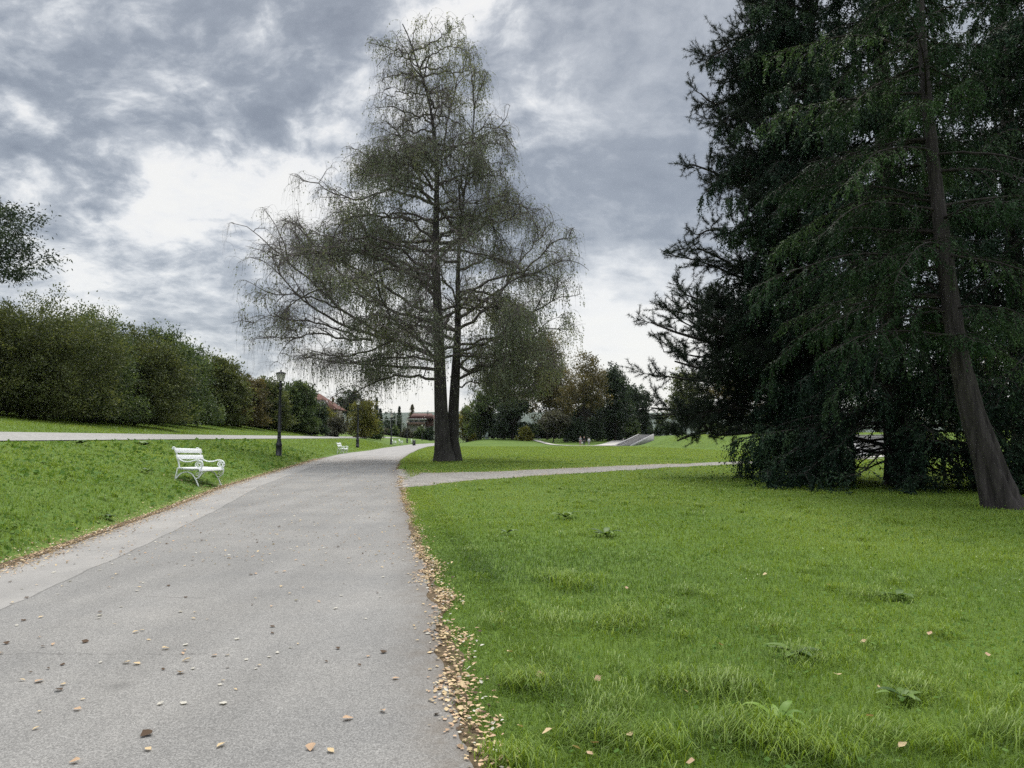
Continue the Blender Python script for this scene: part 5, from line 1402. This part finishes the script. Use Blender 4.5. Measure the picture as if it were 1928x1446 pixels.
bgm = MB(); bgm.box((0, 0, .16), (.15, .07, .17)); X = (1095.5 - CX) / F * 137.2
bg = empty('bag', (X - .02, 137.2, H1(X, 137.2) + .42)); tag(bg, 'white carrier bag held by the walker in mauve trousers', 'bag')
bgm.build('sack', M['trim'], bg)
b = MB()
for s in (-1, 1): b.tubes(curve([(-.09, s * .05, .32), (-.06, s * .04, .44), (.06, s * .04, .44), (.09, s * .05, .32)]), np.full(25, .012), 5)
b.build('handle', M['trim'], bg)
# statue
M['stone'] = plain_mat('grey green stone', (.16, .19, .175), .9, .15, .25, 4.)
X = (917 - CX) / F * 192; st = empty('statue', (X, 192, H1(X, 192))); tag(st, 'small grey green stone statue in front of dark shrubs', 'statue')
b = MB(); b.box((0, 0, .12), (.5, .4, .12)); b.build('plinth', M['stone'], st)
skin_obj('figure', [(0, 0, .25), (0, 0, .8), (.08, 0, 1.3), (.14, 0, 1.62), (.2, -.03, 1.8), (.22, -.04, 2.0), (-.16, -.05, 1.42), (-.3, -.15, 1.05), (-.5, -.2, .62), (.34, -.02, 1.4), (.3, -.1, 1.0), (-.28, .0, .3)],
         [(0, 1), (1, 2), (2, 3), (3, 4), (4, 5), (2, 6), (6, 7), (7, 8), (2, 9), (9, 10), (1, 11)], [.36, .32, .26, .11, .13, .09, .1, .08, .14, .1, .08, .22], M['stone'], st, 2)
# bicycle
X = (1013 - CX) / F * 178; bk = empty('bicycle', (X, 178, H1(X, 178))); tag(bk, 'bicycle parked at the lawn edge by the grey willow shrub', 'bicycle')
M['bike'] = plain_mat('blue grey bicycle paint', (.10, .12, .14), .4, .5)
for x in (-.55, .55):
    a = np.linspace(0, 2 * math.pi, 25); b = MB(); b.tubes(np.stack([x + .33 * np.cos(a), 0 * a, .35 + .33 * np.sin(a)], -1), np.full(25, .022), 6); wl = b.build('wheel', M['black_iron'], bk, True)
    b = MB()
    for q in range(8): b.tubes(np.array([[x, 0, .35], [x + .32 * math.cos(q * .785), 0, .35 + .32 * math.sin(q * .785)]]), np.array([.004, .004]), 3)
    b.build('spokes', M['pole'], wl)
b = MB()
for p in ([(-.55, .35), (-.15, .85)], [(-.15, .3), (-.18, .95)], [(-.15, .3), (.4, .82)], [(-.16, .82), (.38, .86)], [(-.55, .35), (-.15, .3)], [(.38, .98), (.55, .35)]): b.tubes(np.array([[q[0], 0, q[1]] for q in p]), np.array([.022, .022]), 6)
b.build('frame', M['bike'], bk)
b = MB(); b.box((-.2, 0, .98), (.13, .07, .03)); b.build('saddle', M['black_iron'], bk)
b = MB(); b.tubes(curve([(.32, -.28, 1.03), (.4, -.15, 1.05), (.38, 0, 1.02), (.4, .15, 1.05), (.32, .28, 1.03)]), np.full(33, .014), 5); b.build('handlebar', M['pole'], bk)

# ------------------------------------------------------------------ distant hill
def hill():
    mb = MB(); X = np.linspace(-2600, 2600, 90); rows = []
    for k, (y, f) in enumerate([(2350, 0.), (2500, .55), (2700, .9), (2900, 1.), (3200, .8)]):
        z = (zpx(777, 2800) + 14 * (fbm(X * .002, 0 * X + k * .2, 3) - .5) * 2 + 10 * smooth(X, -700, 200)) * f
        rows.append(np.stack([X, np.full(90, y), z - (3 if f == 0 else 0)], -1))
    V = np.array(rows); n, k, _ = V.shape; b = np.arange(n - 1)[:, None] * k; j = np.arange(k - 1)[None]
    mb.add(V.reshape(-1, 3), np.stack([b + j, b + j + 1, b + k + j + 1, b + k + j], -1).reshape(-1, 4))
    m, t = newmat('wooded hillside'); tc = t.n('ShaderNodeTexCoord').outputs['Object']
    principled(t, t.ramp(t.noise(tc, .02, 6, .7), [(.35, (.045, .06, .05)), (.7, (.09, .11, .085))]), .95, .1)
    tag(mb.build('hills', m, smooth_=True), kind='structure')
hill()

# ------------------------------------------------------------------ haze
def haze():
    mb = MB(); mb.box((0, 1700, 54), (2900, 1760, 56)); m, t = newmat('haze air')
    v = t.n('ShaderNodeVolumePrincipled'); v.inputs['Color'].default_value = (.82, .88, .96, 1); v.inputs['Density'].default_value = .00003; v.inputs['Anisotropy'].default_value = .2
    o = t.n('ShaderNodeOutputMaterial'); t.l(v.outputs[0], o.inputs['Volume'])
    tag(mb.build('haze', m), 'thin pale blue haze in the air', 'haze', kind='stuff')
USE_HAZE = True
if USE_HAZE: haze()

# ------------------------------------------------------------------ sky and light
SUN_AZ, SUN_EL = R(2), R(57)
def world():
    w = bpy.data.worlds.new('World'); scene.world = w; w.use_nodes = True
    t = NT(w.node_tree)
    d = t.vmath('NORMALIZE', t.n('ShaderNodeTexCoord').outputs['Generated'])
    sp = t.n('ShaderNodeSeparateXYZ'); t.l(d, sp.inputs[0]); z = sp.outputs[2]
    zc = t.math('MAXIMUM', z, 0.0); k = t.math('DIVIDE', 1.0, t.math('ADD', zc, .30))
    cb = t.n('ShaderNodeCombineXYZ'); t.l(t.math('MULTIPLY', sp.outputs[0], k), cb.inputs[0]); t.l(t.math('MULTIPLY', sp.outputs[1], k), cb.inputs[1]); cb.inputs[2].default_value = 3.7
    p = cb.outputs[0]
    wn = t.n('ShaderNodeTexNoise'); t.l(p, wn.inputs['Vector']); wn.inputs['Scale'].default_value = 1.6; wn.inputs['Detail'].default_value = 6
    pw = t.vmath('ADD', p, t.vmath('SCALE', t.vmath('SUBTRACT', wn.outputs['Color'], (.5, .5, .5)), scale=.30))
    n1 = t.noise(pw, 2.0, 10, .55); n2 = t.noise(pw, 5.6, 9, .60); n3 = t.noise(pw, 17., 7, .62)
    w2 = t.n('ShaderNodeTexNoise'); t.l(p, w2.inputs['Vector']); w2.inputs['Scale'].default_value = 3.2; w2.inputs['Detail'].default_value = 5
    dw = t.vmath('NORMALIZE', t.vmath('ADD', d, t.vmath('SCALE', t.vmath('SUBTRACT', w2.outputs['Color'], (.5, .5, .5)), scale=.16)))
    def blob(px, py, rad, amp):
        dr = norm(ray(px, py)); dt = t.vmath('DOT_PRODUCT', dw, tuple(dr))
        return t.maprange(dt, math.cos(R(rad)), 1.0, 0., amp, True)
    B = [(240, 60, 16, .30), (330, 230, 9, .26), (90, 190, 8, .22), (600, 200, 8, .30), (470, 60, 12, .22), (1100, 170, 14, .34), (1150, 360, 13, .30), (960, 300, 9, .2), (410, 600, 8, .26), (300, 540, 6, .22), (480, 650, 5, .2), (150, 560, 7, .12), (1500, 200, 20, .2),
         (200, 420, 9, -.30), (430, 350, 8, -.34), (600, 330, 6, -.30), (350, 440, 9, -.24), (30, 250, 6, -.30), (520, 300, 4, -.1), (700, 130, 5, -.2), (650, 190, 3, -.2), (570, 205, 2.5, -.24), (1250, 640, 12, -.30), (1130, 620, 9, -.2), (860, 10, 6, -.26), (1200, 95, 3.5, -.30), (430, 700, 6, -.34), (700, 720, 8, -.26),
         (235, 352, 2.2, .40), (150, 318, 2.6, .28), (75, 265, 1.8, .34), (60, 365, 3.2, .26), (130, 410, 2.2, .2), (340, 400, 2.2, .2), (400, 415, 2.0, .2), (1170, 548, 2.0, .22), (400, 140, 4, -.14), (430, 215, 3, -.22), (250, 20, 3, -.16)]
    L = None
    for b in B:
        v = blob(*b); L = v if L is None else t.math('ADD', L, v)
    L = t.math('MULTIPLY', L, .62)
    L = t.math('MINIMUM', t.math('MAXIMUM', L, -.26), .20)
    right = t.maprange(sp.outputs[0], -.05, .14, 1.0, .48, True)
    det = t.math('ADD', t.math('MULTIPLY', t.math('SUBTRACT', n1, .5), .95), t.math('MULTIPLY', t.math('SUBTRACT', n2, .5), 1.10))
    det = t.math('ADD', det, t.math('MULTIPLY', t.math('SUBTRACT', n3, .5), .75))
    det = t.math('MULTIPLY', det, t.maprange(z, .08, .34, .62, 1.08, True))
    c = t.math('ADD', t.math('ADD', t.math('MULTIPLY', det, right), L), .465)
    c = t.math('SUBTRACT', c, t.maprange(z, .02, .20, .13, 0., True))
    col = t.ramp(c, [(.12, (.89, .88, .845)), (.29, (.85, .848, .835)), (.41, (.66, .68, .70)), (.54, (.44, .47, .51)), (.70, (.29, .322, .368)), (.92, (.22, .248, .292))])
    # unseen sky overhead and behind the camera is brightened to light lawn and fronts
    up = t.maprange(z, .50, .85, 1.0, 4.1, True)
    back = t.maprange(sp.outputs[1], -.6, .25, 1.2, 1.0, True)
    f = t.math('MULTIPLY', up, back)
    col = t.vmath('SCALE', col, scale=t.math('MULTIPLY', f, 4.9))
    sky = t.n('ShaderNodeTexSky', sky_type='NISHITA'); sky.sun_disc = False; sky.sun_elevation = SUN_EL; sky.sun_rotation = SUN_AZ % (2 * math.pi); sky.altitude = 400; sky.dust_density = 2.
    mixc = t.mix(.93, sky.outputs[0], col)
    bg = t.n('ShaderNodeBackground'); t.l(mixc, bg.inputs[0]); bg.inputs[1].default_value = .1
    o = t.n('ShaderNodeOutputWorld'); t.l(bg.outputs[0], o.inputs[0])
    w.cycles.sampling_method = 'MANUAL'; w.cycles.sample_map_resolution = 1024
world()
sl = bpy.data.lights.new('sun', 'SUN'); sl.energy = 1.5; sl.angle = R(12); sl.color = (1, .95, .86)
so = bpy.data.objects.new('sun', sl); COL.objects.link(so)
sd = Vector((math.sin(SUN_AZ) * math.cos(SUN_EL), math.cos(SUN_AZ) * math.cos(SUN_EL), math.sin(SUN_EL)))
so.rotation_euler = (-sd).to_track_quat('-Z', 'Y').to_euler(); so.location = (0, 0, 60)

cam = bpy.data.cameras.new('camera'); cam.sensor_width = 36; cam.lens = 36 * F / 1928; cam.clip_start = .1; cam.clip_end = 9000
co = bpy.data.objects.new('camera', cam); COL.objects.link(co); co.location = (0, 0, CAMH); co.rotation_euler = (math.pi / 2 + PITCH, 0, 0)
scene.camera = co
scene.render.resolution_x = 1024; scene.render.resolution_y = 768
vs = scene.view_settings; vs.view_transform = 'Standard'; vs.look = 'None'; vs.exposure = 1.05; vs.gamma = 1.0; vs.use_curve_mapping = False
cy = scene.cycles
cy.max_bounces = 6; cy.diffuse_bounces = 3; cy.glossy_bounces = 2; cy.transmission_bounces = 4; cy.transparent_max_bounces = 8; cy.volume_bounces = 0
cy.use_denoising = False
cy.sample_clamp_indirect = 2.5; cy.sample_clamp_direct = 6.0
cy.use_adaptive_sampling = False
